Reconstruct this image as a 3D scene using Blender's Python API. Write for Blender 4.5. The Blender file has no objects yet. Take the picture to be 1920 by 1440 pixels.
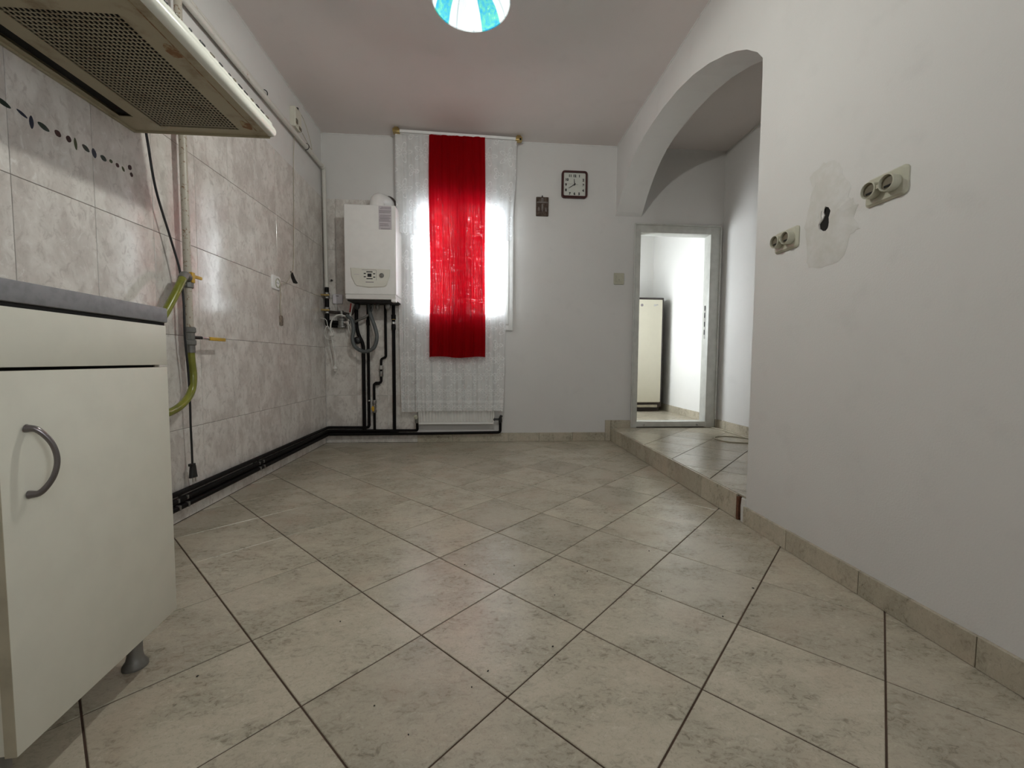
import bpy, bmesh, math, random
from mathutils import Vector, Matrix
random.seed(7)
sc = bpy.context.scene
COL = sc.collection
PI = math.pi

# room dimensions in metres
XL, XR, D, H = -1.448, 1.293, 4.027, 2.837      # left wall, right wall, window wall, ceiling
ZP = 0.13                                        # height of the raised alcove floor
XA = 2.385                                       # far wall of the alcove
TW = 0.25                                        # wall thickness
TB = 0.10                                        # wall with the doorway
YF = -1.25                                       # wall behind the viewer

# ------------------------------------------------------------------ camera, sky, light, exposure
cam = bpy.data.cameras.new('camera')
cam.sensor_fit = 'HORIZONTAL'; cam.sensor_width = 36.0; cam.lens = 36.0*783.47/1920
cam.clip_start = 0.02; cam.clip_end = 200
co = bpy.data.objects.new('camera', cam); COL.objects.link(co)
R_ = Vector((0.99722212, -0.07418167, 0.00671738)); U_ = Vector((-0.00250716, 0.05670349, 0.99838791)); F_ = Vector((0.07444299, 0.99563135, -0.05635999))
M = Matrix.Identity(4)
for i in range(3):
    M[i][0] = R_[i]; M[i][1] = U_[i]; M[i][2] = -F_[i]
M[0][3], M[1][3], M[2][3] = 0, 0, 0.7891
co.matrix_world = M
sc.camera = co

w = bpy.data.worlds.new('sky'); sc.world = w; w.use_nodes = True
bg = w.node_tree.nodes['Background']
bg.inputs[0].default_value = (0.90, 0.96, 1.0, 1); bg.inputs[1].default_value = 13.0

def portal(name, loc, rot, sx, sy):
    l = bpy.data.lights.new(name, 'AREA'); l.shape = 'RECTANGLE'; l.size = sx; l.size_y = sy
    l.cycles.is_portal = True
    o = bpy.data.objects.new(name, l); COL.objects.link(o); o.location = loc; o.rotation_euler = rot
    return o
portal('window_daylight', (-0.193, D+0.30, 1.716), (-PI/2, 0, 0), 1.1, 1.4)
portal('rear_fill_portal', (0.825, YF-0.30, 1.70), (PI/2, 0, 0), 0.50, 0.85)  # portal for the added rear window
portal('side_fill_portal', (XR+0.30, -0.65, 1.65), (0, PI/2, 0), 0.95, 0.65)  # portal for the added side window
portal('hall_daylight', (0.72, 4.85, 1.40), (0, -PI/2, 0), 1.2, 0.9)
LAMP = (-0.043, 1.80, 2.185)
LAMP_W = 25.5

sc.view_settings.view_transform = 'Standard'; sc.view_settings.look = 'None'
sc.view_settings.gamma = 1; sc.view_settings.use_curve_mapping = False
sc.view_settings.exposure = 0.19

# ------------------------------------------------------------------ materials
class NT:
    def __init__(s, name):
        s.m = bpy.data.materials.new(name); s.m.use_nodes = True
        s.t = s.m.node_tree; s.t.nodes.clear()
        s.out = s.n('ShaderNodeOutputMaterial')
    def n(s, typ, **kw):
        o = s.t.nodes.new(typ)
        for k, v in kw.items(): setattr(o, k, v)
        return o
    def put(s, sock, v):
        if isinstance(v, bpy.types.NodeSocket): s.t.links.new(v, sock)
        elif isinstance(v, (tuple, list)) and len(v) == 3 and sock.type == 'RGBA': sock.default_value = (*v, 1)
        else: sock.default_value = v
    def math(s, op, a, b=None, c=None, clamp=False):
        o = s.n('ShaderNodeMath', operation=op); o.use_clamp = clamp
        s.put(o.inputs[0], a)
        if b is not None: s.put(o.inputs[1], b)
        if c is not None: s.put(o.inputs[2], c)
        return o.outputs[0]
    def ramp(s, v, a, b, c=0.0, d=1.0):
        o = s.n('ShaderNodeMapRange', interpolation_type='SMOOTHSTEP')
        for i, x in enumerate((v, a, b, c, d)): s.put(o.inputs[i], x)
        return o.outputs[0]
    def mix(s, f, a, b, blend='MIX'):
        o = s.n('ShaderNodeMix', data_type='RGBA', blend_type=blend)
        s.put(o.inputs[0], f); s.put(o.inputs[6], a); s.put(o.inputs[7], b)
        return o.outputs[2]
    def obj(s): return s.n('ShaderNodeTexCoord').outputs['Object']
    def rand(s): return s.n('ShaderNodeObjectInfo').outputs['Random']
    def vadd(s, a, b):
        o = s.n('ShaderNodeVectorMath', operation='ADD'); s.put(o.inputs[0], a); s.put(o.inputs[1], b); return o.outputs[0]
    def vmul(s, a, b):
        o = s.n('ShaderNodeVectorMath', operation='MULTIPLY'); s.put(o.inputs[0], a); s.put(o.inputs[1], b); return o.outputs[0]
    def shifted(s, k=40.0):
        c = s.n('ShaderNodeCombineXYZ'); r = s.math('MULTIPLY', s.rand(), k)
        for i in range(3): s.put(c.inputs[i], r)
        return s.vadd(s.obj(), c.outputs[0])
    def noise(s, vec, scale, detail=4, rough=0.55, dist=0.0):
        o = s.n('ShaderNodeTexNoise'); s.put(o.inputs['Vector'], vec)
        o.inputs['Scale'].default_value = scale; o.inputs['Detail'].default_value = detail
        o.inputs['Roughness'].default_value = rough; o.inputs['Distortion'].default_value = dist
        return o.outputs[0]
    def bump(s, h, strength=0.2, dist=0.01):
        o = s.n('ShaderNodeBump'); o.inputs['Strength'].default_value = strength; o.inputs['Distance'].default_value = dist
        s.put(o.inputs['Height'], h); return o.outputs[0]
    def bsdf(s, color, rough=0.5, metal=0.0, normal=None, spec=None, **kw):
        o = s.n('ShaderNodeBsdfPrincipled')
        s.put(o.inputs['Base Color'], color); s.put(o.inputs['Roughness'], rough); s.put(o.inputs['Metallic'], metal)
        if spec is not None: s.put(o.inputs['Specular IOR Level'], spec)
        if normal is not None: s.put(o.inputs['Normal'], normal)
        for k, v in kw.items(): s.put(o.inputs[k.replace('_', ' ')], v)
        return o.outputs[0]
    def done(s, sh):
        s.t.links.new(sh, s.out.inputs[0]); return s.m

def simple(name, col, rough=0.5, metal=0.0, grime=0.12, scale=14, bump=0.0):
    t = NT(name); v = t.obj(); n = t.noise(v, scale, 4)
    dark = tuple(c*(1-grime*2) for c in col)
    c = t.mix(t.ramp(n, 0.35, 0.7), col, dark)
    nr = t.bump(t.noise(v, scale*6, 3), bump, 0.004) if bump else None
    return t.done(t.bsdf(c, rough, metal, nr))

def paint(name, col, blot=0.05, pebble=0.25):
    t = NT(name); v = t.obj()
    big = t.noise(v, 1.3, 4); mid = t.noise(v, 7, 4)
    c = t.mix(t.ramp(big, 0.35, 0.7), col, tuple(x*(1-blot) for x in col))
    c = t.mix(t.ramp(mid, 0.55, 0.75, 0, 0.6), c, tuple(x*(1-blot*1.6) for x in col))
    h = t.noise(v, 160, 3)
    return t.done(t.bsdf(c, 0.75, 0, t.bump(h, pebble, 0.003), 0.25))

def floor_tile_mat():
    t = NT('beige_ceramic_floor'); v = t.shifted()
    st = t.vmul(v, (1.0, 1.6, 1.0))
    big = t.noise(st, 5.0, 4, 0.55, 0.3); fine = t.noise(st, 42, 7, 0.72, 0.8); micro = t.noise(v, 170, 4, 0.75)
    warm = t.noise(v, 4.5, 2)
    c = t.mix(t.ramp(big, 0.36, 0.68), (0.52, 0.465, 0.365), (0.42, 0.38, 0.295))
    dk = t.math('MULTIPLY', t.ramp(fine, 0.50, 0.66), t.ramp(big, 0.42, 0.62, 0.25, 0.95))
    c = t.mix(dk, c, (0.225, 0.20, 0.150))
    c = t.mix(t.ramp(fine, 0.30, 0.46, 0.65, 0), c, (0.61, 0.56, 0.46))
    c = t.mix(t.ramp(micro, 0.52, 0.68, 0, 0.40), c, (0.27, 0.24, 0.19))
    c = t.mix(t.ramp(warm, 0.52, 0.72, 0, 0.22), c, (0.50, 0.37, 0.28))
    g = t.math('MULTIPLY_ADD', t.rand(), 0.16, 0.90)
    cc = t.n('ShaderNodeCombineColor')
    for i in range(3): t.put(cc.inputs[i], g)
    c = t.mix(1.0, c, cc.outputs[0], 'MULTIPLY')
    h = t.math('ADD', t.math('MULTIPLY', fine, 0.7), t.math('MULTIPLY', micro, 0.35))
    r = t.ramp(big, 0.3, 0.7, 0.19, 0.27)
    return t.done(t.bsdf(c, r, 0, t.bump(h, 0.20, 0.004), 0.5))

def wall_tile_mat():
    t = NT('pale_marbled_wall_tile'); v = t.shifted()
    st = t.vmul(v, (1.5, 1.5, 1.0))
    a = t.noise(st, 6.0, 4, 0.55, 0.5); b = t.noise(st, 24, 6, 0.68, 0.8)
    c = t.mix(t.ramp(a, 0.36, 0.68), (0.73, 0.695, 0.65), (0.57, 0.525, 0.485))
    c = t.mix(t.ramp(b, 0.49, 0.66, 0, 0.60), c, (0.45, 0.405, 0.375))
    c = t.mix(t.ramp(b, 0.30, 0.45, 0.6, 0), c, (0.80, 0.78, 0.75))
    return t.done(t.bsdf(c, t.ramp(a, 0.3, 0.7, 0.09, 0.17), 0, t.bump(t.noise(v, 9, 3), 0.10, 0.006), 0.5))

def glass_mat():
    t = NT('window_glass')
    tr = t.n('ShaderNodeBsdfTransparent'); gl = t.n('ShaderNodeBsdfGlossy'); gl.inputs['Roughness'].default_value = 0.02
    fr = t.n('ShaderNodeFresnel'); fr.inputs[0].default_value = 1.45
    m = t.n('ShaderNodeMixShader'); t.put(m.inputs[0], t.math('MULTIPLY', fr.outputs[0], 0.6)); t.put(m.inputs[1], tr.outputs[0]); t.put(m.inputs[2], gl.outputs[0])
    return t.done(m.outputs[0])

def cloth_mat(name, col, body, through, clear):
    """diffuse body + translucent light + open weave; clear is a value or a socket builder"""
    t = NT(name)
    cl = clear(t) if callable(clear) else clear
    c = col(t) if callable(col) else col
    d = t.n('ShaderNodeBsdfDiffuse'); t.put(d.inputs[0], c)
    l = t.n('ShaderNodeBsdfTranslucent'); t.put(l.inputs[0], through(t) if callable(through) else through)
    m1 = t.n('ShaderNodeMixShader'); m1.inputs[0].default_value = body; t.put(m1.inputs[1], d.outputs[0]); t.put(m1.inputs[2], l.outputs[0])
    tr = t.n('ShaderNodeBsdfTransparent')
    m2 = t.n('ShaderNodeMixShader'); t.put(m2.inputs[0], cl); t.put(m2.inputs[1], m1.outputs[0]); t.put(m2.inputs[2], tr.outputs[0])
    return t.done(m2.outputs[0])

def lace_open(t):
    """open share of the net: 0.5 for plain net, less where a flower or leaf is woven"""
    sp = t.n('ShaderNodeSeparateXYZ'); t.put(sp.inputs[0], t.obj())
    x, z = sp.outputs[0], sp.outputs[2]
    def flower(px, pz, ox, oz, R, k):
        u = t.math('SUBTRACT', t.math('WRAP', t.math('ADD', x, ox), 0.0, px), px/2)
        v = t.math('SUBTRACT', t.math('WRAP', t.math('ADD', z, oz), 0.0, pz), pz/2)
        a = t.math('ARCTAN2', v, u)
        r = t.math('SQRT', t.math('ADD', t.math('MULTIPLY', u, u), t.math('MULTIPLY', v, v)))
        e = t.math('MULTIPLY', t.math('MULTIPLY_ADD', t.math('COSINE', t.math('MULTIPLY', a, float(k))), 0.42, 0.62), R)
        line = t.math('ABSOLUTE', t.math('SUBTRACT', r, e))
        o = t.ramp(line, 0.003, 0.007, 1, 0)
        o2 = t.ramp(t.math('ABSOLUTE', t.math('SUBTRACT', r, t.math('MULTIPLY', e, 0.5))), 0.002, 0.005, 1, 0)
        return t.math('MAXIMUM', o, o2)
    f = t.math('MAXIMUM', flower(0.19, 0.31, 0.04, 0.0, 0.085, 5), flower(0.19, 0.31, 0.135, 0.155, 0.05, 3))
    low = t.ramp(z, 0.95, 0.80, 0, 1)
    f2 = t.math('MULTIPLY', flower(0.11, 0.15, 0.0, 0.02, 0.05, 4), low)
    hem = t.ramp(t.math('ABSOLUTE', t.math('SUBTRACT', z, 0.40)), 0.008, 0.014, 0.7, 0)
    f = t.math('MAXIMUM', t.math('MAXIMUM', f, f2), hem)
    nz = t.noise(t.obj(), 9, 3)
    return t.math('SUBTRACT', t.ramp(nz, 0.3, 0.7, 0.22, 0.32), t.math('MULTIPLY', f, 0.22), clamp=True)

def red_open(t):
    v = t.obj()
    a = t.noise(t.vmul(v, (150, 1, 10)), 1.0, 2); b = t.noise(t.vmul(v, (12, 1, 150)), 1.0, 2)
    f = t.math('MULTIPLY', t.ramp(a, 0.52, 0.70), t.ramp(b, 0.5, 0.68))
    return t.math('MULTIPLY_ADD', f, 0.22, 0.002, clamp=True)

def shade_col(t):
    """swirled petals of turquoise and white, printed on the glass"""
    sp = t.n('ShaderNodeSeparateXYZ'); t.put(sp.inputs[0], t.obj())
    x, y = sp.outputs[0], sp.outputs[1]
    a = t.math('ARCTAN2', y, x); r = t.math('SQRT', t.math('ADD', t.math('MULTIPLY', x, x), t.math('MULTIPLY', y, y)))
    s = t.math('SINE', t.math('ADD', t.math('MULTIPLY', a, 4.0), t.math('MULTIPLY', r, 5.0)))
    n = t.noise(t.obj(), 26, 4, 0.6, 1.5)
    turq = t.mix(t.ramp(n, 0.35, 0.65), (0.06, 0.50, 0.85), (0.18, 0.75, 0.62))
    turq = t.mix(t.ramp(n, 0.62, 0.72, 0, 0.7), turq, (0.75, 0.95, 0.98))
    c = t.mix(t.ramp(s, -0.42, -0.34), turq, (0.86, 0.92, 0.95))
    line = t.ramp(t.math('ABSOLUTE', t.math('SUBTRACT', s, 0.55)), 0.03, 0.09, 1, 0)
    return t.mix(t.math('MULTIPLY', line, 0.6), c, (0.35, 0.45, 0.5))

def worn(name, col, stain, lo=0.5, hi=0.72, scale=7, rough=0.45, spec=0.5):
    t = NT(name); v = t.obj(); n = t.noise(v, scale, 6, 0.65)
    return t.done(t.bsdf(t.mix(t.ramp(n, lo, hi), col, stain), rough, 0, None, spec))

MT = {}
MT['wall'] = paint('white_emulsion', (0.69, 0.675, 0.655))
MT['ceiling'] = paint('ceiling_emulsion', (0.68, 0.625, 0.60), 0.04)  # pink of bounced light mixed into the white
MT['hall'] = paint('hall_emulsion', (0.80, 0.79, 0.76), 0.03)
MT['tile'] = floor_tile_mat()
MT['wtile'] = wall_tile_mat()
MT['grout'] = simple('dark_floor_grout', (0.085, 0.050, 0.033), 0.9)
MT['wgrout'] = simple('grey_wall_grout', (0.17, 0.145, 0.13), 0.9)
MT['coving'] = simple('cove_highlight', (0.75, 0.74, 0.72), 0.7, 0, 0.05)  # lighter than the walls, highlight put into the colour
MT['pvc'] = simple('white_plastic', (0.86, 0.86, 0.85), 0.3, 0, 0.03)
MT['frame'] = simple('grey_white_enamel', (0.60, 0.60, 0.56), 0.38, 0, 0.06)
MT['glass'] = glass_mat()
MT['cream'] = simple('cream_laminate', (0.66, 0.635, 0.54), 0.42, 0, 0.02)
MT['creamedge'] = simple('yellowed_edge_band', (0.42, 0.37, 0.27), 0.5, 0, 0.1)
MT['worktop'] = simple('grey_laminate', (0.24, 0.235, 0.245), 0.5, 0, 0.10, 60)
MT['black'] = simple('black_plastic', (0.012, 0.012, 0.013), 0.4)
MT['dark'] = simple('dark_void', (0.01, 0.009, 0.008), 0.9)
MT['blackpipe'] = worn('black_painted_pipe', (0.007, 0.006, 0.006), (0.035, 0.025, 0.02), 0.62, 0.8, 25, 0.5, 0.12)
MT['creampipe'] = worn('speckled_cream_pipe', (0.46, 0.42, 0.35), (0.22, 0.13, 0.07), 0.56, 0.66, 70, 0.4)
MT['whitepipe'] = worn('white_painted_pipe', (0.62, 0.60, 0.55), (0.33, 0.24, 0.17), 0.60, 0.74, 30, 0.35)
MT['steel'] = simple('brushed_steel', (0.55, 0.54, 0.52), 0.28, 1.0, 0.1)
MT['dullsteel'] = simple('dull_grey_metal', (0.26, 0.255, 0.24), 0.45, 0.7, 0.15)
MT['gunmetal'] = simple('dark_polished_metal', (0.22, 0.20, 0.20), 0.3, 0.9, 0.1)
MT['brass'] = simple('aged_brass', (0.55, 0.40, 0.16), 0.35, 0.8, 0.2)
MT['yellow'] = simple('yellow_handle', (0.60, 0.36, 0.03), 0.45)
MT['hoseg'] = simple('olive_rubber_hose', (0.22, 0.23, 0.03), 0.28, 0, 0.15)
MT['hose'] = simple('grey_ribbed_hose', (0.10, 0.11, 0.11), 0.45)
MT['boiler'] = simple('white_enamel', (0.82, 0.80, 0.78), 0.22, 0, 0.02)
MT['boilerpanel'] = simple('ivory_plastic', (0.70, 0.68, 0.61), 0.35, 0, 0.02)
MT['hood'] = worn('yellowed_enamel', (0.38, 0.33, 0.22), (0.21, 0.15, 0.075), 0.5, 0.75, 8, 0.4)
MT['hoodroll'] = worn('white_enamel_front', (0.74, 0.74, 0.66), (0.5, 0.45, 0.3), 0.62, 0.8, 9, 0.25)
MT['rust'] = worn('rust_stain', (0.24, 0.12, 0.05), (0.40, 0.33, 0.2), 0.45, 0.6, 30, 0.7)
MT['ivory'] = simple('ivory_switch_plastic', (0.50, 0.485, 0.385), 0.3, 0, 0.04)
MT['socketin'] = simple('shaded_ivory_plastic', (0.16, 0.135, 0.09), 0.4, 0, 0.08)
MT['frost'] = simple('radiator_enamel', (0.84, 0.83, 0.80), 0.3, 0, 0.03)
MT['maroon'] = simple('dark_red_brown_plastic', (0.055, 0.012, 0.012), 0.3, 0, 0.1)
MT['dial'] = simple('clock_dial', (0.60, 0.61, 0.56), 0.5, 0, 0.02)
MT['icon'] = worn('bronze_relief', (0.045, 0.022, 0.012), (0.10, 0.07, 0.05), 0.45, 0.62, 40, 0.4)
MT['icon2'] = simple('worn_pewter', (0.20, 0.175, 0.16), 0.45, 0.2, 0.2, 60)
MT['print'] = simple('grey_print', (0.30, 0.26, 0.28), 0.6)
MT['paper'] = simple('pale_sticker', (0.56, 0.51, 0.54), 0.5, 0, 0.03)
MT['brick'] = simple('raw_clay_edge', (0.17, 0.07, 0.035), 0.85, 0, 0.2, 60)
MT['plaster'] = worn('patched_plaster', (0.60, 0.585, 0.545), (0.67, 0.655, 0.635), 0.35, 0.7, 12, 0.9)
MT['fridge'] = simple('cream_fridge_door', (0.72, 0.68, 0.55), 0.35, 0, 0.01)
MT['fridgedark'] = simple('brown_fridge_body', (0.05, 0.035, 0.03), 0.4)
MT['cablew'] = simple('white_cable', (0.78, 0.76, 0.72), 0.4)
MT['cableb'] = simple('beige_cable', (0.50, 0.45, 0.34), 0.5)
MT['red'] = simple('red_plastic', (0.45, 0.02, 0.02), 0.4)
MT['lilac'] = simple('pale_lilac_plastic', (0.70, 0.67, 0.71), 0.4, 0, 0.03)
MT['lace'] = cloth_mat('white_lace_net', (0.90, 0.90, 0.89), 0.28, (0.85, 0.87, 0.90), lace_open)
MT['redcloth'] = cloth_mat('red_linen', (0.30, 0.003, 0.005), 0.58, (0.44, 0.003, 0.010), red_open)
MT['leafgreen'] = simple('printed_green', (0.030, 0.045, 0.037), 0.25)
MT['leafred'] = simple('printed_red', (0.055, 0.022, 0.022), 0.25)
MT['leafolive'] = simple('printed_olive', (0.06, 0.075, 0.03), 0.25)
MT['leafblue'] = simple('printed_blue', (0.03, 0.035, 0.06), 0.25)
MT['dirt'] = simple('dark_specks', (0.015, 0.012, 0.01), 0.8)
MT['dirty'] = simple('brown_smear', (0.30, 0.24, 0.19), 0.7, 0, 0.3, 40)

t = NT('lit_bulb_glass')
em = t.n('ShaderNodeEmission'); em.inputs[0].default_value = (1, 0.98, 0.93, 1); em.inputs[1].default_value = 30
trn = t.n('ShaderNodeBsdfTransparent'); ad = t.n('ShaderNodeAddShader'); t.put(ad.inputs[0], em.outputs[0]); t.put(ad.inputs[1], trn.outputs[0])
MT['bulb'] = t.done(ad.outputs[0])
t = NT('painted_shade_glass')
cc_ = shade_col(t)
d = t.n('ShaderNodeBsdfDiffuse'); t.put(d.inputs[0], cc_)
l = t.n('ShaderNodeBsdfTransparent'); t.put(l.inputs[0], t.mix(0.66, cc_, (0, 0, 0)))
mm = t.n('ShaderNodeMixShader'); mm.inputs[0].default_value = 0.045; t.put(mm.inputs[1], l.outputs[0]); t.put(mm.inputs[2], d.outputs[0])
MT['shade'] = t.done(mm.outputs[0])

# ------------------------------------------------------------------ mesh helpers
def merge(bm, tmp):
    me = bpy.data.meshes.new('t'); tmp.to_mesh(me); tmp.free(); bm.from_mesh(me); bpy.data.meshes.remove(me)
def box(bm, lo, hi, bevel=0.0, seg=2, mat=None):
    tb = bmesh.new(); bmesh.ops.create_cube(tb, size=1)
    s = [max(hi[i]-lo[i], 1e-5) for i in range(3)]; c = [(hi[i]+lo[i])/2 for i in range(3)]
    bmesh.ops.scale(tb, vec=s, verts=tb.verts); bmesh.ops.translate(tb, vec=c, verts=tb.verts)
    if bevel: bmesh.ops.bevel(tb, geom=tb.edges[:], offset=min(bevel, min(s)*0.45), segments=seg, affect='EDGES', profile=0.5)
    if mat is not None: bmesh.ops.transform(tb, matrix=mat, verts=tb.verts)
    merge(bm, tb)
def smooth_path(pts, r=0.03, n=5):
    """round the corners of a polyline"""
    P = [Vector(p) for p in pts]; out = [P[0]]
    for i in range(1, len(P)-1):
        a, b, c = P[i-1], P[i], P[i+1]
        d1, d2 = (a-b), (c-b); rr = min(r, d1.length*0.45, d2.length*0.45)
        p, q = b+d1.normalized()*rr, b+d2.normalized()*rr
        for k in range(n+1):
            u = k/n; out.append(p*(1-u)**2+b*2*u*(1-u)+q*u*u)
    out.append(P[-1]); return out
def spline(pts, n=8):
    P = [Vector(p) for p in pts]; P = [P[0]*2-P[1]]+P+[P[-1]*2-P[-2]]; out = []
    for i in range(1, len(P)-2):
        for k in range(n):
            u = k/n
            out.append(0.5*((2*P[i])+(P[i+1]-P[i-1])*u+(2*P[i-1]-5*P[i]+4*P[i+1]-P[i+2])*u*u+(3*P[i]-P[i-1]-3*P[i+1]+P[i+2])*u**3))
    out.append(P[-2]); return out
def tube(bm, pts, r, seg=10, ribs=0.0):
    P = [Vector(p) for p in pts]; rings = []
    up = None
    for i, p in enumerate(P):
        d = (P[min(i+1, len(P)-1)]-P[max(i-1, 0)])
        if d.length < 1e-9: d = Vector((0, 0, 1))
        d.normalize()
        if up is None:
            up = d.orthogonal().normalized()
        else:
            up = (up-d*up.dot(d))
            up = up.normalized() if up.length > 1e-6 else d.orthogonal().normalized()
        s = d.cross(up)
        rr = r(i/(len(P)-1)) if callable(r) else r
        if ribs: rr *= 1+ribs*(i % 2)
        rings.append([bm.verts.new(p+(up*math.cos(2*PI*k/seg)+s*math.sin(2*PI*k/seg))*rr) for k in range(seg)])
    for a, b in zip(rings, rings[1:]):
        for k in range(seg): bm.faces.new((a[k], a[(k+1) % seg], b[(k+1) % seg], b[k]))
    bm.faces.new(rings[0][::-1]); bm.faces.new(rings[-1])
def lathe(bm, prof, origin, axis=(0, 0, 1), seg=24, cap=True):
    """prof: (radius, height) along axis"""
    ax = Vector(axis).normalized(); u = ax.orthogonal().normalized(); v = ax.cross(u); o = Vector(origin); rings = []
    for r, h in prof:
        rings.append([bm.verts.new(o+ax*h+(u*math.cos(2*PI*k/seg)+v*math.sin(2*PI*k/seg))*max(r, 1e-5)) for k in range(seg)])
    for a, b in zip(rings, rings[1:]):
        for k in range(seg): bm.faces.new((a[k], a[(k+1) % seg], b[(k+1) % seg], b[k]))
    if cap: bm.faces.new(rings[0][::-1]); bm.faces.new(rings[-1])
def prism(bm, poly, frame, d0, d1, chamfer=0.0):
    """poly in 2d; frame(u, v, d) -> point"""
    n = len(poly); cx = sum(p[0] for p in poly)/n; cy = sum(p[1] for p in poly)/n
    def ring(d, ins):
        out = []
        for x, y in poly:
            l = math.hypot(x-cx, y-cy) or 1; k = max(0, 1-ins*1.4/l)
            out.append(bm.verts.new(frame(cx+(x-cx)*k, cy+(y-cy)*k, d)))
        return out
    rs = [ring(d0, 0)]
    if chamfer: rs += [ring(d1-chamfer*(1 if d1 > d0 else -1), 0), ring(d1, chamfer)]
    else: rs.append(ring(d1, 0))
    for a, b in zip(rs, rs[1:]):
        for k in range(n): bm.faces.new((a[k], a[(k+1) % n], b[(k+1) % n], b[k]))
    bm.faces.new(rs[0][::-1]); bm.faces.new(rs[-1])
def rrect(w, h, r, n=5):
    out = []
    for cx, cy, a0 in ((w/2-r, h/2-r, 0), (-w/2+r, h/2-r, 90), (-w/2+r, -h/2+r, 180), (w/2-r, -h/2+r, 270)):
        for k in range(n+1):
            a = math.radians(a0+90*k/n); out.append((cx+r*math.cos(a), cy+r*math.sin(a)))
    return out
def obj(name, bm, mat, parent=None, smooth=40, label=None):
    bmesh.ops.recalc_face_normals(bm, faces=bm.faces)
    me = bpy.data.meshes.new(name); bm.to_mesh(me); bm.free()
    me.materials.append(MT[mat] if isinstance(mat, str) else mat)
    if smooth:
        for p in me.polygons: p.use_smooth = True
        me.set_sharp_from_angle(angle=math.radians(smooth))
    o = bpy.data.objects.new(name, me); COL.objects.link(o)
    if parent:
        o.parent = parent
        o.matrix_parent_inverse = Matrix.LocRotScale(parent.location, parent.rotation_euler, None).inverted() if parent.parent is None else Matrix.Identity(4)
    if label: o['label'] = label
    return o
def part(name, mat, parent, fn, smooth=40, label=None):
    bm = bmesh.new(); fn(bm); return obj(name, bm, mat, parent, smooth, label)
def tag(o, label, cat, group=None, kind=None):
    o['label'] = label; o['category'] = cat
    if group: o['group'] = group
    if kind: o['kind'] = kind
    return o
def thing(name, label, cat, loc=(0, 0, 0), group=None, kind=None):
    o = bpy.data.objects.new(name, None); COL.objects.link(o); o.location = loc
    o.empty_display_size = 0.05
    return tag(o, label, cat, group, kind)
# frames for things fixed to walls: u along the wall, v up, d out of the wall into the room
fL = lambda u, v, d: Vector((XL+d, u, v))        # left wall, u = y
fR = lambda u, v, d: Vector((XR-d, u, v))        # right wall, u = y
fB = lambda u, v, d: Vector((u, D-d, v))         # window wall, u = x
def at(f, cu, cv): return lambda u, v, d: f(cu+u, cv+v, d)

# ------------------------------------------------------------------ the room shell
def clip(poly, x0, x1, y0, y1):
    for ax, lim, sgn in ((0, x0, 1), (0, x1, -1), (1, y0, 1), (1, y1, -1)):
        out = []
        for i in range(len(poly)):
            a, b = poly[i-1], poly[i]
            ia, ib = (a[ax]-lim)*sgn >= 0, (b[ax]-lim)*sgn >= 0
            if ia != ib:
                u = (lim-a[ax])/(b[ax]-a[ax]); out.append((a[0]+(b[0]-a[0])*u, a[1]+(b[1]-a[1])*u))
            if ib: out.append(b)
        poly = out
        if len(poly) < 3: return []
    return poly
def area(p): return abs(sum(p[i-1][0]*p[i][1]-p[i][0]*p[i-1][1] for i in range(len(p))))/2

def tile_field(parent, ox, oy, th, x0, x1, y0, y1, z, pitch=0.333, gap=0.004, thick=0.008):
    c, s = math.cos(th), math.sin(th); h = (pitch-gap)/2
    full = None; N = 24
    for i in range(-N, N):
        for j in range(-N, N):
            u, v = (i+0.5)*pitch, (j+0.5)*pitch
            cx, cy = ox+u*c+v*s, oy-u*s+v*c
            if not (x0-0.3 < cx < x1+0.3 and y0-0.3 < cy < y1+0.3): continue
            quad = [(cx+du*c+dv*s, cy-du*s+dv*c) for du, dv in ((-h, -h), (h, -h), (h, h), (-h, h))]
            p = clip(quad, x0, x1, y0, y1)
            if not p or area(p) < 2e-4: continue
            dz = random.uniform(-0.0004, 0.0004)
            if area(p) > 4*h*h*0.999:
                if full is None:
                    bm = bmesh.new(); prism(bm, [(du*c+dv*s, -du*s+dv*c) for du, dv in ((-h, -h), (h, -h), (h, h), (-h, h))], lambda a, b, d: Vector((a, b, d)), -thick, 0, 0.0014)
                    full = obj('tile', bm, 'tile', parent, 0); o = full
                else:
                    o = full.copy(); COL.objects.link(o)
                o.location = (cx, cy, z+dz)
            else:
                mx = sum(q[0] for q in p)/len(p); my = sum(q[1] for q in p)/len(p)
                bm = bmesh.new(); prism(bm, [(q[0]-mx, q[1]-my) for q in p], lambda a, b, d: Vector((a, b, d)), -thick, 0, 0.0014)
                o = obj('tile', bm, 'tile', parent, 0); o.location = (mx, my, z+dz)

floor = part('floor', 'grout', None, lambda bm: box(bm, (XL-TW, YF-TW, -0.15), (XR+0.02, D+TW, -0.0025)), 0)
tag(floor, 'beige mottled ceramic floor tiles laid on the diagonal with dark joints', 'floor', None, 'structure')
tile_field(floor, -0.1684, 1.1743, 0.798, XL, XR, YF, D, 0.0)

pf = part('floor', 'grout', None, lambda bm: box(bm, (XR+0.021, 0.4, -0.15), (XA+0.02, D+TW, ZP-0.0025)), 0)
tag(pf, 'raised tiled floor of the alcove in front of the open doorway', 'floor', None, 'structure')
tile_field(pf, 1.443, 2.866, math.radians(44.6), XR+0.001, XA, 0.5, D, ZP, 0.334)

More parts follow.
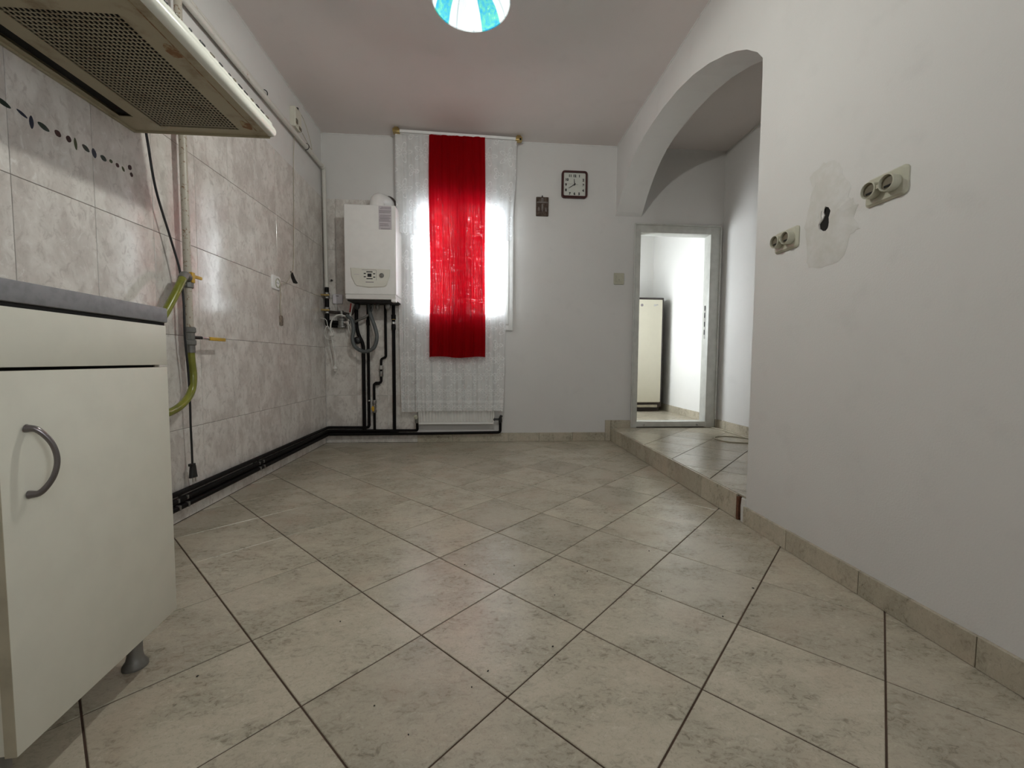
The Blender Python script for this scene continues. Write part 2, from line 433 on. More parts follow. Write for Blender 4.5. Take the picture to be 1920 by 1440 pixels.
def run_pieces(parent, name, mat, f, us, v0, v1, d, gap=0.002, cham=0.001, smooth=0):
    """a row of separate slabs along a wall; us = joint positions"""
    for a, b in zip(us, us[1:]):
        cu, cv = (a+b)/2, (v0+v1)/2; hw, hh = (b-a-gap)/2, (v1-v0-gap)/2
        if hw <= 0.003: continue
        bm = bmesh.new(); g = at(f, cu, cv)
        prism(bm, [(-hw, -hh), (hw, -hh), (hw, hh), (-hw, hh)], lambda u, v, dd: g(u, v, dd)-g(0, 0, 0), 0.0, d, cham)
        o = obj(name, bm, mat, parent, smooth); o.location = g(0, 0, 0)

# riser of the step, two long tiles and a clay end
st = part('trim_1', 'wgrout', None, lambda bm: box(bm, (XR+0.0, 1.975, 0.0), (XR+0.0206, D, ZP-0.009)), 0)
tag(st, 'tiled front face of the step up to the alcove', 'step', None, 'structure')
run_pieces(st, 'tile', 'tile', lambda u, v, d: Vector((XR-0.001-d, u, v)), [1.975, 2.31, 2.665, 3.0, 3.34, 3.68, D-0.001], 0.001, ZP-0.001, 0.010)
part('clay_edge', 'brick', st, lambda bm: box(bm, (XR-0.012, 1.958, 0.001), (XR+0.02, 1.973, 0.118), 0.002), 0, 'raw reddish clay edge of the step')

# left wall: plaster and marbled tiles
wl = part('wall_left', 'wall', None, lambda bm: (box(bm, (XL-TW, YF, 0), (XL-0.008, D, 2.262)), box(bm, (XL-TW, YF, 2.262), (XL-0.003, D, H))), 0)
tag(wl, 'wall at the left, pale marbled tiles below white paint', 'wall', None, 'structure')
part('grout', 'wgrout', wl, lambda bm: box(bm, (XL-0.0079, YF, 0.001), (XL-0.0025, D-0.001, 2.259)), 0)
jy = [YF]+[1.435+0.2835*k for k in range(-9, 10)]; jy = [y for y in jy if YF <= y < D-0.02]+[D-0.001]
jy = sorted(set(jy))
fLt = lambda u, v, d: Vector((XL-0.0026+d, u, v))
for z0, z1 in ((0.001, 0.445), (0.445, 0.899), (0.899, 1.353), (1.353, 1.809), (1.809, 2.262)):
    run_pieces(wl, 'tile', 'wtile', fLt, jy, z0, z1, 0.0026)

# wall behind the viewer, ceiling
wf = part('wall_front', 'wall', None, lambda bm: [box(bm, (a, YF-TW, c), (b, YF, e)) for a, b, c, e in ((XL-TW, 0.60, 0, H), (1.05, XR+TW, 0, H), (0.60, 1.05, 0, 1.30), (0.60, 1.05, 2.10, H))], 0)
tag(wf, 'plain white painted wall opposite the window', 'wall', None, 'structure')
ce = part('ceiling', 'ceiling', None, lambda bm: box(bm, (XL-TW, YF-TW, H), (XA+TW, D+TW, H+0.15)), 0)
tag(ce, 'plain painted ceiling, white with the pink of bounced light in its colour', 'ceiling', None, 'structure')

# window wall with window and doorway openings
WX0, WX1, WZ0, WZ1 = -0.66, 0.274, 1.105, 2.326
DX0, DX1, DZ1 = 1.50, 2.29, 2.075
def wb(bm):
    y0, y1 = D+0.003, D+TW
    for a, b, c, e, y1 in ((XL-TW, WX0, 0, H, D+TW), (WX0, WX1, 0, WZ0, D+TW), (WX0, WX1, WZ1, H, D+TW), (WX1, 1.0, 0, H, D+TW), (1.0, DX0, 0, H, D+TB), (DX0, DX1, DZ1, H, D+TB), (DX1, XA+TW, 0, H, D+TB)):
        box(bm, (a, y0, c), (b, y1, e))
wbk = part('wall_back', 'wall', None, wb, 0)
tag(wbk, 'white painted wall around the window and the doorway, tiled behind the boiler', 'wall', None, 'structure')
fBt = lambda u, v, d: Vector((u, D+0.0025-d, v))
bx = [XL+0.001, -1.163, -0.880, -0.603]
for z0, z1 in ((0.001, 0.451), (0.451, 0.907), (0.907, 1.353)):
    run_pieces(wbk, 'tile', 'wtile', fBt, bx, z0, z1, 0.0042)
bx2 = [XL+0.001, -1.335, -1.06, -0.80, -0.70]
for z0, z1 in ((1.353, 1.795), (1.795, 2.255)):
    run_pieces(wbk, 'tile', 'wtile', fBt, bx2, z0, z1, 0.0042)

# right wall with the arched opening
ARCH = [(1.915, 2.10), (1.918, 2.19), (1.96, 2.245), (2.042, 2.315), (2.13, 2.37), (2.229, 2.42), (2.389, 2.487), (2.573, 2.544), (2.784, 2.582), (3.0, 2.597), (3.2, 2.594), (3.36, 2.58), (3.48, 2.556), (3.577, 2.523), (3.66, 2.483), (3.74, 2.435), (3.81, 2.384), (3.878, 2.325), (3.94, 2.262), (3.99, 2.212), (D+0.002, 2.185)]
HOLE = [(1.530, 1.368), (1.521, 1.345), (1.528, 1.332), (1.544, 1.318), (1.541, 1.300), (1.528, 1.288), (1.512, 1.284), (1.501, 1.292), (1.498, 1.308), (1.500, 1.330), (1.493, 1.352), (1.503, 1.368), (1.517, 1.375)]
def wr(bm):
    x0, x1 = XR, XR+TW
    py0, py1, pz0, pz1 = 1.44, 1.60, 1.22, 1.44
    V = lambda x, y, z: bm.verts.new((x, y, z))
    def quad(x, y0, y1, z0, z1): bm.faces.new([V(x, y0, z0), V(x, y1, z0), V(x, y1, z1), V(x, y0, z1)])
    yj = ARCH[0][0]
    quad(x0, YF, -.95, 0, H); quad(x0, -.35, py0, 0, H); quad(x0, -.95, -.35, 0, 1.2); quad(x0, -.95, -.35, 2.1, H)
    for q in (((x0, -.95, 1.2), (x1, -.95, 1.2), (x1, -.35, 1.2), (x0, -.35, 1.2)), ((x0, -.95, 2.1), (x1, -.95, 2.1), (x1, -.35, 2.1), (x0, -.35, 2.1)), ((x0, -.95, 1.2), (x1, -.95, 1.2), (x1, -.95, 2.1), (x0, -.95, 2.1)), ((x0, -.35, 1.2), (x1, -.35, 1.2), (x1, -.35, 2.1), (x0, -.35, 2.1))): bm.faces.new([V(*p) for p in q])
    quad(x0, py1, yj, 0, H); quad(x0, py0, py1, 0, pz0); quad(x0, py0, py1, pz1, H)
    quad(x1, YF-TW, -.95, 0, H); quad(x1, -.35, yj, 0, H); quad(x1, -.95, -.35, 0, 1.2); quad(x1, -.95, -.35, 2.1, H)
    # ring round the hole
    cy, cz = 1.516, 1.328; n = len(HOLE); outer, inner, deep = [], [], []
    for y, z in HOLE:
        a = math.atan2(z-cz, y-cy); c, s = math.cos(a), math.sin(a)
        k = min((py1-cy)/c if c > 1e-6 else 1e9, (py0-cy)/c if c < -1e-6 else 1e9, (pz1-cz)/s if s > 1e-6 else 1e9, (pz0-cz)/s if s < -1e-6 else 1e9)
        outer.append((y, z, cy+c*k, cz+s*k, a))
    corners = [(py1, pz1), (py0, pz1), (py0, pz0), (py1, pz0)]
    O = [V(x0, o[2], o[3]) for o in outer]; I = [V(x0, o[0], o[1]) for o in outer]; Dp = [V(x0+0.07, cy+(o[0]-cy)*0.8, cz+(o[1]-cz)*0.8) for o in outer]
    for k in range(n):
        m = (k+1) % n; a, b = outer[k], outer[m]; pts = [O[k]]
        for (qy, qz) in corners:
            qa = math.atan2(qz-cz, qy-cy)
            d1 = (qa-a[4]) % (2*PI); d2 = (b[4]-a[4]) % (2*PI)
            if d2 > PI: d1 = (a[4]-qa) % (2*PI); d2 = (a[4]-b[4]) % (2*PI)
            if 0 < d1 < d2: pts.append(V(x0, qy, qz))
        pts += [O[m], I[m], I[k]]; bm.faces.new(pts)
        bm.faces.new((I[k], I[m], Dp[m], Dp[k]))
    bm.faces.new(Dp)
    # above the arch, both faces and the soffit
    for (ya, za), (yb, zb) in zip(ARCH, ARCH[1:]):
        for x in (x0, x1): bm.faces.new([V(x, ya, za), V(x, yb, zb), V(x, yb, H), V(x, ya, H)])
        bm.faces.new([V(x0, ya, za), V(x1, ya, za), V(x1, yb, zb), V(x0, yb, zb)])
    bm.faces.new([V(x0, yj, 0), V(x1, yj, 0), V(x1, yj, ARCH[0][1]), V(x0, yj, ARCH[0][1])])
    bmesh.ops.remove_doubles(bm, verts=bm.verts, dist=0.0003)
wrt = part('wall_right', 'wall', None, wr, 0)
tag(wrt, 'white painted wall at the right with a wide arch into the alcove', 'wall', None, 'structure')
part('hole_shade', 'dark', wrt, lambda bm: prism(bm, [(y, z) for y, z in HOLE], lambda u, v, d: Vector((XR+0.004+d, 1.516+(u-1.516)*0.99, 1.328+(v-1.328)*0.99)), 0, 0.03), 0, 'black plug standing in for the shade inside the hole broken into the right wall')  # black plug painted as the darkness inside the hole
PATCH = [(1.60, 1.52), (1.57, 1.50), (1.585, 1.45), (1.60, 1.40), (1.615, 1.33), (1.60, 1.27), (1.60, 1.20), (1.585, 1.165), (1.52, 1.150), (1.45, 1.15), (1.42, 1.175), (1.40, 1.235), (1.365, 1.25), (1.39, 1.29), (1.378, 1.33), (1.40, 1.36), (1.42, 1.375), (1.41, 1.41), (1.44, 1.455), (1.455, 1.50), (1.49, 1.535), (1.54, 1.545)]
def patch_fn(bm):
    fine = []
    for i in range(len(PATCH)):
        a, b = PATCH[i], PATCH[(i+1) % len(PATCH)]
        for k in range(3):
            u = k/3; fine.append((a[0]+(b[0]-a[0])*u+random.uniform(-.004, .004), a[1]+(b[1]-a[1])*u+random.uniform(-.004, .004)))
    n = len(fine); cy, cz = 1.516, 1.328
    hole = [(y, z) for y, z in HOLE]; m = len(hole)
    ang = lambda p: math.atan2(p[1]-cz, p[0]-cy) % (2*PI)
    hs = sorted(hole, key=ang)
    def hr(a):
        for k in range(m):
            p, q = hs[k], hs[(k+1) % m]; pa, qa = ang(p), ang(q)
            d = (qa-pa) % (2*PI); e = (a-pa) % (2*PI)
            if e <= d: u = e/d if d else 0; return math.hypot(p[0]-cy, p[1]-cz)*(1-u)+math.hypot(q[0]-cy, q[1]-cz)*u
        return 0.04
    A = [bm.verts.new(fR(y, z, 0.0003)) for y, z in fine]
    B = [bm.verts.new(fR(cy+(y-cy)*.96, cz+(z-cz)*.96, 0.0018)) for y, z in fine]
    C = []
    for y, z in fine:
        a = math.atan2(z-cz, y-cy); r = hr(a % (2*PI))*1.03; C.append(bm.verts.new(fR(cy+math.cos(a)*r, cz+math.sin(a)*r, 0.0015)))
    for X, Y in ((A, B), (B, C)):
        for k in range(n): bm.faces.new((X[k], X[(k+1) % n], Y[(k+1) % n], Y[k]))
part('plaster_patch', 'plaster', wrt, patch_fn, 30, 'rough unpainted plaster patch around the hole')

# alcove walls
wa = part('wall_alcove', 'wall', None, lambda bm: (box(bm, (XA, 0.4, 0), (XA+TW, D+0.003, H)), box(bm, (XR+TW, 0.15, 0), (XA+TW, 0.4, H))), 0)
tag(wa, 'white painted side wall of the alcove beyond the arch', 'wall', None, 'structure')

# hall beyond the doorway
HX0, HX1, HY1 = 1.0, 2.44, 5.85
hf = part('floor', 'grout', None, lambda bm: box(bm, (HX0-0.2, D+TB, -0.05), (HX1+0.2, HY1+0.2, 0.1375)), 0)
tag(hf, 'tiled floor of the bright hall beyond the doorway', 'floor', None, 'structure')
tile_field(hf, 1.443, 2.866, math.radians(44.6), HX0, HX1, D+TB, HY1, 0.14, 0.334)
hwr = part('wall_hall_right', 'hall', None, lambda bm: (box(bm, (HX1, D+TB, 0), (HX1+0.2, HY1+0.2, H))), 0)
tag(hwr, 'white right hand wall of the hall seen through the doorway', 'wall', None, 'structure')
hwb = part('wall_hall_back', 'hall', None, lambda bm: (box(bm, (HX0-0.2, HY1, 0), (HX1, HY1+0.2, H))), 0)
tag(hwb, 'white end wall of the hall behind the fridge', 'wall', None, 'structure')
def hl(bm):
    for y0, y1, z0, z1 in ((D+TB, 4.45, 0, H), (5.25, HY1, 0, H), (4.45, 5.25, 0, 0.85), (4.45, 5.25, 1.95, H)): box(bm, (HX0-0.2, y0, z0), (HX0, y1, z1))
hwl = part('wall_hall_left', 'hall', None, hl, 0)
tag(hwl, 'hall wall with the opening that lets in daylight', 'wall', None, 'structure')
hc = part('ceiling_hall', 'hall', None, lambda bm: box(bm, (HX0-0.2, D+TB, H-0.1), (HX1+0.2, HY1+0.2, H+0.1)), 0)
tag(hc, 'white ceiling of the hall beyond the doorway', 'ceiling', None, 'structure')

# thin cove strips, coloured lighter as the highlight where walls and ceiling meet
def lines(bm):
    r = 0.006
    box(bm, (XL-0.003, YF, H-r), (XL+r, D, H)); box(bm, (XL, D+0.003-r, H-r), (XR, D+0.003, H)); box(bm, (XR-r, YF, H-r), (XR, D, H))
    box(bm, (XR-r, D+0.003-r, 2.20), (XR, D+0.003, H)); box(bm, (XL-0.003, D+0.003-r, 2.262), (XL+r, D+0.003, H))
    box(bm, (XR+TW, D+0.003-r, H-r), (XA, D+0.003, H)); box(bm, (XA-r, 0.4, H-r), (XA, D, H)); box(bm, (XA-r, D+0.003-r, ZP+.2), (XA, D+0.003, H))
tr = part('trim_2', 'coving', None, lines, 0); tag(tr, 'thin cove strip coloured lighter as the highlight where walls and ceiling meet', 'trim', None, 'structure')

# baseboards
def board(name, label): 
    return name, label
b1 = thing('baseboard_right', 'beige tile baseboard along the foot of the right wall', 'baseboard', (XR, 1, 0), None, 'structure')
fR0 = lambda u, v, d: Vector((XR-0.0005-d, u, v))
def local_run(parent, mat, f, us, v0, v1, d):
    for a, b in zip(us, us[1:]):
        bm = bmesh.new()
        prism(bm, [(a+.001, v0), (b-.001, v0), (b-.001, v1+random.uniform(-.002, .002)), (a+.001, v1)], f, 0.0, d, 0.0012)
        obj('tile', bm, mat, parent, 0)
local_run(b1, 'tile', fR0, [YF+.02, -.38, -.05, .28, .615, .95, 1.29, 1.629, 1.918], 0.001, 0.083, 0.012)
part('mortar', 'plaster', b1, lambda bm: prism(bm, [(1.94, 0.001), (1.922, 0.0), (1.905, 0.05), (1.912, 0.118), (1.937, 0.122), (1.944, 0.08)], fR0, -0.01, 0.008, 0.002), 0, 'chipped mortar at the end of the baseboard')
b2 = thing('baseboard_back', 'beige tile baseboard under the radiator and window wall', 'baseboard', (0, D, 0), None, 'structure')
local_run(b2, 'tile', fBt, [-0.603, -0.27, 0.06, 0.265, 0.57, 0.90, 1.225], 0.001, 0.086, 0.013)
local_run(b2, 'tile', fBt, [1.226, 1.281], 0.001, 0.205, 0.013)
local_run(b2, 'tile', fBt, [1.282, 1.485], ZP, 0.205, 0.013)
b3 = thing('baseboard_alcove', 'beige tile baseboard along the alcove side wall', 'baseboard', (XA, 3, ZP), None, 'structure')
fA = lambda u, v, d: Vector((XA-0.0005-d, u, v))
local_run(b3, 'tile', fA, [0.6, 1.0, 1.6, 2.2, 2.55, 2.88, 3.21, 3.54, 3.87, D-0.01], ZP, ZP+0.08, 0.012)
local_run(b3, 'tile', fBt, [2.355, 2.372], ZP, ZP+0.08, 0.013)
b4 = thing('baseboard_hall', 'beige tile baseboard of the hall beyond the doorway', 'baseboard', (HX1, 5, 0.14), None, 'structure')
fH = lambda u, v, d: Vector((HX1-0.0005-d, u, v))
local_run(b4, 'tile', fH, [D+TB+.02, 4.55, 4.88, 5.21, 5.54, HY1-.01], 0.14, 0.225, 0.012)

# ------------------------------------------------------------------ window
wn = thing('window_1', 'white plastic double window behind the lace and red curtains', 'window', (-0.193, D, 1.075), None, 'structure')
FX0, FX1, FZ0, FZ1 = -0.69, 0.304, 1.075, 2.356
def ringframe(bm, x0, x1, z0, z1, w, y0, y1, bev=0.004, wz=None):
    wz = wz or w
    box(bm, (x0, y0, z0), (x0+w, y1, z1), bev); box(bm, (x1-w, y0, z0), (x1, y1, z1), bev)
    box(bm, (x0+w-.004, y0, z0), (x1-w+.004, y1, z0+wz), bev); box(bm, (x0+w-.004, y0, z1-wz), (x1-w+.004, y1, z1), bev)
part('window_frame', 'pvc', wn, lambda bm: ringframe(bm, FX0, FX1, FZ0, FZ1, 0.046, D-0.022, D+0.05, 0.004, 0.06), 30)
for x0, x1 in ((-0.648, -0.194), (-0.190, 0.262)):
    s_ = part('sash', 'pvc', wn, lambda bm: ringframe(bm, x0, x1, FZ0+0.052, FZ1-0.052, 0.048, D-0.034, D+0.035, 0.006, 0.095), 30)
    part('pane', 'glass', s_, lambda bm: box(bm, (x0+.04, D+.0, FZ0+.13), (x1-.04, D+.006, FZ1-.13)), 0)
part('handle', 'pvc', wn, lambda bm: (box(bm, (-0.205, D-.048, 1.60), (-0.180, D-.034, 1.66), .003), box(bm, (-0.201, D-.062, 1.52), (-0.185, D-.048, 1.65), .005)), 30)

w2 = thing('fill_window_rear', 'white window added out of view behind the viewer for fill daylight', 'window', (0.80, YF, 1.1), None, 'structure')  # unseen window, added to bring in fill daylight from behind
part('window_frame', 'pvc', w2, lambda bm: ringframe(bm, 0.60, 1.05, 1.30, 2.10, 0.04, YF-0.10, YF-0.04), 30)
part('pane', 'glass', w2, lambda bm: box(bm, (0.63, YF-.075, 1.33), (1.02, YF-.069, 2.07)), 0)

w3 = thing('fill_window_side', 'white window added out of view in the right wall beside the viewer for fill daylight', 'window', (XR, -0.65, 0.9), None, 'structure')  # unseen window, added to fill the left side with daylight
def w3f(bm):
    x0, x1 = XR+0.08, XR+0.14
    for a, b, c, e in ((-.95, -.91, 1.2, 2.1), (-.39, -.35, 1.2, 2.1), (-.912, -.388, 1.2, 1.24), (-.912, -.388, 2.06, 2.10)): box(bm, (x0, a, c), (x1, b, e), .004)
part('window_frame', 'pvc', w3, w3f, 30)
part('pane', 'glass', w3, lambda bm: box(bm, (XR+.105, -.92, 1.23), (XR+.111, -.38, 2.07)), 0)

# ------------------------------------------------------------------ doorway
dr = thing('door_1', 'grey-white door frame without a leaf around the opening to the hall', 'door frame', (1.9, D, ZP), None, 'structure')
def dframe(bm):
    y0, y1 = D-0.012, D+TB+0.005
    box(bm, (1.488, y0, ZP+.001), (1.543, y1, 2.105), .003); box(bm, (2.247, y0, ZP+.001), (2.345, y1, 2.108), .003)
    box(bm, (1.54, y0, 2.034), (2.25, y1, 2.106), .003)
part('lining', 'frame', dr, dframe, 30)
def dbead(bm):
    y0, y1 = D-0.024, D-0.008
    box(bm, (1.478, y0, ZP+.001), (1.492, y1, 2.120), .004); box(bm, (2.340, y0, ZP+.082), (2.354, y1, 2.120), .004); box(bm, (1.478, y0, 2.106), (2.354, y1, 2.120), .004)
part('architrave', 'frame', dr, dbead, 30)
part('sill', 'frame', dr, lambda bm: box(bm, (1.53, D-0.014, ZP+.008), (2.26, D+TB, 0.19), .003), 30)
for x in (1.615, 2.165):
    part('bolt', 'steel', dr, lambda bm: lathe(bm, [(0.012, 0), (0.012, .006), (0.008, .012), (0, .014)], (x, D-.014, 0.160), (0, -1, 0.2), 12), 30)
part('strike_plate', 'steel', dr, lambda bm: box(bm, (2.2445, D+.040, 1.02), (2.2468, D+.065, 1.33), .0005), 0)
for z in (1.06, 1.14, 1.23, 1.30):
    part('latch_hole', 'black', dr, lambda bm: box(bm, (2.2425, D+.044, z), (2.2444, D+.061, z+.05)), 0)

# fridge in the hall
fr = thing('fridge', 'tall cream fridge with dark brown sides standing in the bright hall', 'fridge', (2.02, 5.5, 0.14))
part('body', 'fridgedark', fr, lambda bm: box(bm, (1.745, 5.26, 0.20), (2.345, 5.80, 1.605), .006), 30)
part('plinth', 'fridgedark', fr, lambda bm: box(bm, (1.76, 5.30, 0.141), (2.33, 5.78, 0.20), .004), 30)
fd = part('door', 'fridge', fr, lambda bm: box(bm, (1.748, 5.205, 0.262), (2.305, 5.258, 1.572), .010, 3), 30)
part('kick_panel', 'cableb', fr, lambda bm: box(bm, (1.76, 5.235, 0.195), (2.28, 5.259, 0.228), .003), 30)
part('badge', 'print', fd, lambda bm: lathe(bm, [(0.017, 0), (0.017, .002)], (2.035, 5.205, 1.50), (0, -1, 0), 16), 30)
part('badge', 'steel', fd, lambda bm: (box(bm, (2.19, 5.202, 1.488), (2.222, 5.205, 1.512)), box(bm, (2.226, 5.202, 1.50), (2.245, 5.205, 1.512))), 0)

# ------------------------------------------------------------------ pendant lamp
lx, ly, lz = LAMP
pl = thing('pendant_lamp', 'hanging glass lamp shade printed with turquoise and white petals, lit', 'lamp', (lx, ly, 2.25))
def shade_fn(bm):
    prof = [(0.160, 0.0), (0.160, 0.004), (0.152, 0.030), (0.136, 0.062), (0.110, 0.092), (0.075, 0.113), (0.035, 0.124), (0.012, 0.126)]
    inner = [(r-0.003, h-0.002) for r, h in prof]
    lathe(bm, [(0.157, 0.0)]+prof+[(p[0], p[1]) for p in inner[::-1]][:-1], (0, 0, 0), seg=64, cap=False)
bm = bmesh.new(); shade_fn(bm); sh = obj('lamp_shade', bm, 'shade', pl, 40); sh.matrix_parent_inverse = Matrix.Identity(4)
part('bulb', 'bulb', pl, lambda bm: lathe(bm, [(0.001, -.048), (0.014, -.045), (0.024, -.034), (0.0295, -.016), (0.030, 0), (0.026, .018), (0.018, .038), (0.0135, .052)], (lx, ly, lz+.010), seg=20), 60, 'lit bulb hanging just below the rim')
part('socket', 'pvc', pl, lambda bm: lathe(bm, [(0.014, 0), (0.02, .002), (0.021, .09), (0.019, .14), (0.03, .142), (0.028, .165), (0.006, .19)], (lx, ly, lz+.062)), 40)
part('cord', 'cablew', pl, lambda bm: tube(bm, [(lx, ly, 2.42), (lx, ly, H-.03)], 0.003), 40)
part('ceiling_rose', 'pvc', pl, lambda bm: lathe(bm, [(0.008, -.05), (0.03, -.045), (0.05, -.012), (0.052, -.0005)], (lx, ly, H)), 40)
ld = bpy.data.lights.new('bulb_light', 'POINT'); ld.energy = LAMP_W; ld.shadow_soft_size = 0.026; ld.color = (0.98, 1.0, 0.94)
lo = bpy.data.objects.new('bulb_light', ld); COL.objects.link(lo); lo.location = (lx, ly, lz); lo.parent = pl; lo.matrix_parent_inverse = Matrix.Translation((-lx, -ly, -2.25))

# ------------------------------------------------------------------ curtains
def cloth(name, mat, xt, xb, z0, z1, y, amp, nf, seed, label, hem=None, group=None, flat_top=0.35, tilt=0.0):
    rnd = random.Random(seed); ph = [rnd.uniform(0, 2*PI) for _ in range(5)]
    nx, nz = 150, 90; bm = bmesh.new(); g = []
    for j in range(nz+1):
        v = j/nz; row = []
        for i in range(nx+1):
            u = i/nx
            x = (xt[0]*(v)+xb[0]*(1-v))*(1-u)+(xt[1]*v+xb[1]*(1-v))*u
            zb = z0+(hem(u) if hem else 0)
            z = zb+(z1-zb)*v
            w_ = u+0.012*math.sin(5*v+ph[0])
            env = flat_top+(1-flat_top)*(1-v)**0.6
            f = math.sin(2*PI*nf*w_+ph[1])+0.5*math.sin(2*PI*nf*1.7*w_+ph[2]+1.5*v)+0.3*math.sin(2*PI*nf*3.1*w_+ph[3])
            yy = y+amp*f*env+0.006*math.sin(7*v+ph[4])+tilt*u
            x += 0.35*amp*math.cos(2*PI*nf*w_+ph[1])*env+0.003*math.sin(9*v+ph[2])*(u-0.5)*2
            row.append(bm.verts.new((x, yy, z)))
        g.append(row)
    for j in range(nz):
        for i in range(nx): bm.faces.new((g[j][i], g[j][i+1], g[j+1][i+1], g[j+1][i]))
    o = obj(name, bm, mat, None, 180); return tag(o, label, 'curtain', group)
ZT = 2.785
cloth('lace_curtain', 'lace', (-0.765, -0.56), (-0.742, -0.578), 0.300, ZT, 3.955, 0.010, 2, 1, 'narrow strip of long white lace curtain next to the boiler, hanging to the radiator foot')
cloth('lace_curtain', 'lace', (-0.60, 0.27), (-0.590, 0.205), 0.312, ZT, 3.930, 0.011, 8, 2, 'wide long white lace curtain behind the red one, in front of the radiator')
cloth('lace_valance', 'lace', (-0.765, -0.43), (-0.760, -0.44), 1.90, ZT, 3.895, 0.013, 3, 3, 'short white lace curtain at the boiler side of the red curtain, with a wavy hem', lambda u: 0.03-0.075*max(0, min(1, (u-0.35)*3)), 'short lace curtains')
cloth('lace_valance', 'lace', (0.02, 0.325), (0.02, 0.280), 1.88, ZT, 3.905, 0.010, 2, 4, 'short white lace curtain between the red curtain and the bare wall with the clock', lambda u: -0.02+0.03*u, 'short lace curtains')
cloth('red_curtain', 'redcloth', (-0.462, 0.035), (-0.462, 0.042), 0.815, 2.782, 3.862, 0.018, 5, 9, 'long red linen curtain hanging in the middle of the window', lambda u: 0.006*math.sin(9*u), None, 0.25, 0.0)
rd = thing('curtain_rail', 'white double curtain rail with brass ends under the ceiling', 'curtain rail', (-0.2, 3.9, 2.8))
rot = Matrix.Translation((-0.205, 3.905, 0)) @ Matrix.Rotation(0.042, 4, 'Z')
for dy in (-0.020, 0.012):
    part('rail', 'pvc', rd, lambda bm: box(bm, (-0.54, dy-.008, 2.790), (0.54, dy+.008, 2.812), .003, 2, rot), 30)
for x in (-0.545, 0.545):
    part('bracket', 'brass', rd, lambda bm: (box(bm, (x-.03, -.036, 2.786), (x+.03, .028, 2.818), .006, 2, rot), box(bm, (x-.018, -.02, 2.816), (x+.018, .012, H-.001), .003, 2, rot)), 30)
part('end_knob', 'dark', rd, lambda bm: lathe(bm, [(0.008, 0), (0.009, .006), (0.006, .012)], (0.352, 3.890, 2.790), (0, -1, 0), 12), 40)

# ------------------------------------------------------------------ boiler
bo = thing('boiler', 'white wall-mounted gas boiler on the tiled corner beside the curtains', 'boiler', (-0.94, 4.0, 1.3))
X0, X1, Y0 = -1.160, -0.728, 3.700
part('casing', 'boiler', bo, lambda bm: box(bm, (X0, Y0, 1.345), (X1, D-.012, 2.100), .010, 3), 30)
def lipf(bm):
    prism(bm, [(Y0+.004, 1.344), (Y0-.004, 1.338), (Y0+.008, 1.308), (Y0+.05, 1.302), (D-.02, 1.302), (D-.02, 1.344)], lambda u, v, d: Vector((X0+.006+d, u, v)), 0, X1-X0-.012)
    box(bm, (X1-.045, Y0+.004, 1.285), (X1-.004, Y0+.07, 1.312), .005)
part('bottom_trim', 'boiler', bo, lipf, 30)
part('base_plate', 'dark', bo, lambda bm: box(bm, (X0+.012, Y0+.03, 1.292), (X1-.012, D-.03, 1.303)), 0)
bx_ = lambda px: -1.160+(px-645)*0.00447
bz_ = lambda py: 2.100-(py-384)*0.00447
def panelf(bm):
    P = [(656, 503), (731, 505), (730, 518), (724, 535), (720, 538), (690, 540), (668, 537), (664, 534), (658, 520)]
    prism(bm, [(bx_(a), bz_(b)) for a, b in P][::-1], lambda u, v, d: Vector((u, Y0-d, v)), -0.004, 0.010, 0.005)
pn = part('control_panel', 'boilerpanel', bo, panelf, 30)
def facebar(name, mat, px0, px1, py0, py1, d=0.002, parent=pn, y=None):
    y = (Y0-0.010) if y is None else y
    return part(name, mat, parent, lambda bm: box(bm, (bx_(px0), y-d, bz_(py1)), (bx_(px1), y+.001, bz_(py0)), .0008, 1), 0)
facebar('display', 'black', 688.5, 696, 513.8, 520)
for q in ((686.5, 698, 509.6, 511.4), (686.5, 698, 522.6, 524.2), (681.5, 685.5, 512.8, 514.6), (681.5, 685.5, 519, 520.8), (699, 703, 513, 514.8), (699, 703, 519.4, 521.2)): facebar('button', 'black', *q)
facebar('bezel_line', 'print', 678, 705, 506.5, 507.2, 0.0012); facebar('bezel_line', 'print', 704.6, 705.2, 507, 526, 0.0012)
facebar('worn_lettering', 'print', 685, 700, 529, 530.6, 0.0008); facebar('worn_lettering', 'paper', 663, 673, 515.2, 516.2, 0.0008)
kx, kz = bx_(715), bz_(517)
part('gauge', 'dullsteel', pn, lambda bm: lathe(bm, [(0.020, 0), (0.020, .004), (0.016, .006), (0.016, .003), (0.010, .003), (0.009, .008), (0.004, .009), (0, .009)], (kx, Y0-.009, kz), (0, -1, 0)), 30)
def stick(bm): box(bm, (bx_(710), Y0-.0012, bz_(430)), (bx_(734), Y0+.001, bz_(386)))
sk = part('sticker', 'paper', bo, stick, 0, 'pale sticker with rows of small grey print')
for (a, b, c) in ((715, 733, 388.0), (713, 733, 390.5), (711, 733, 394), (711, 733, 396), (711, 732, 398), (712, 733, 403), (711, 731, 406), (712, 732, 408.5), (711, 730, 411), (711, 732, 413.5), (712, 728, 419), (712, 729, 422), (714, 731, 428)):
    part('printed_line', 'print', sk, lambda bm: box(bm, (bx_(a), Y0-.0018, bz_(c+1.1)), (bx_(b), Y0-.001, bz_(c))), 0)
part('flue_elbow', 'boiler', bo, lambda bm: tube(bm, smooth_path([(-0.925, 3.86, 2.095), (-0.918, 3.868, 2.205), (-0.870, 3.96, 2.212), (-0.862, D-.003, 2.214)], 0.075, 8), 0.063, 24), 50)
part('flue_collar', 'fridgedark', bo, lambda bm: lathe(bm, [(0.082, 0), (0.082, .006), (0.064, .010)], (-0.862, D-.0015, 2.214), (0, -1, 0), 28), 40)

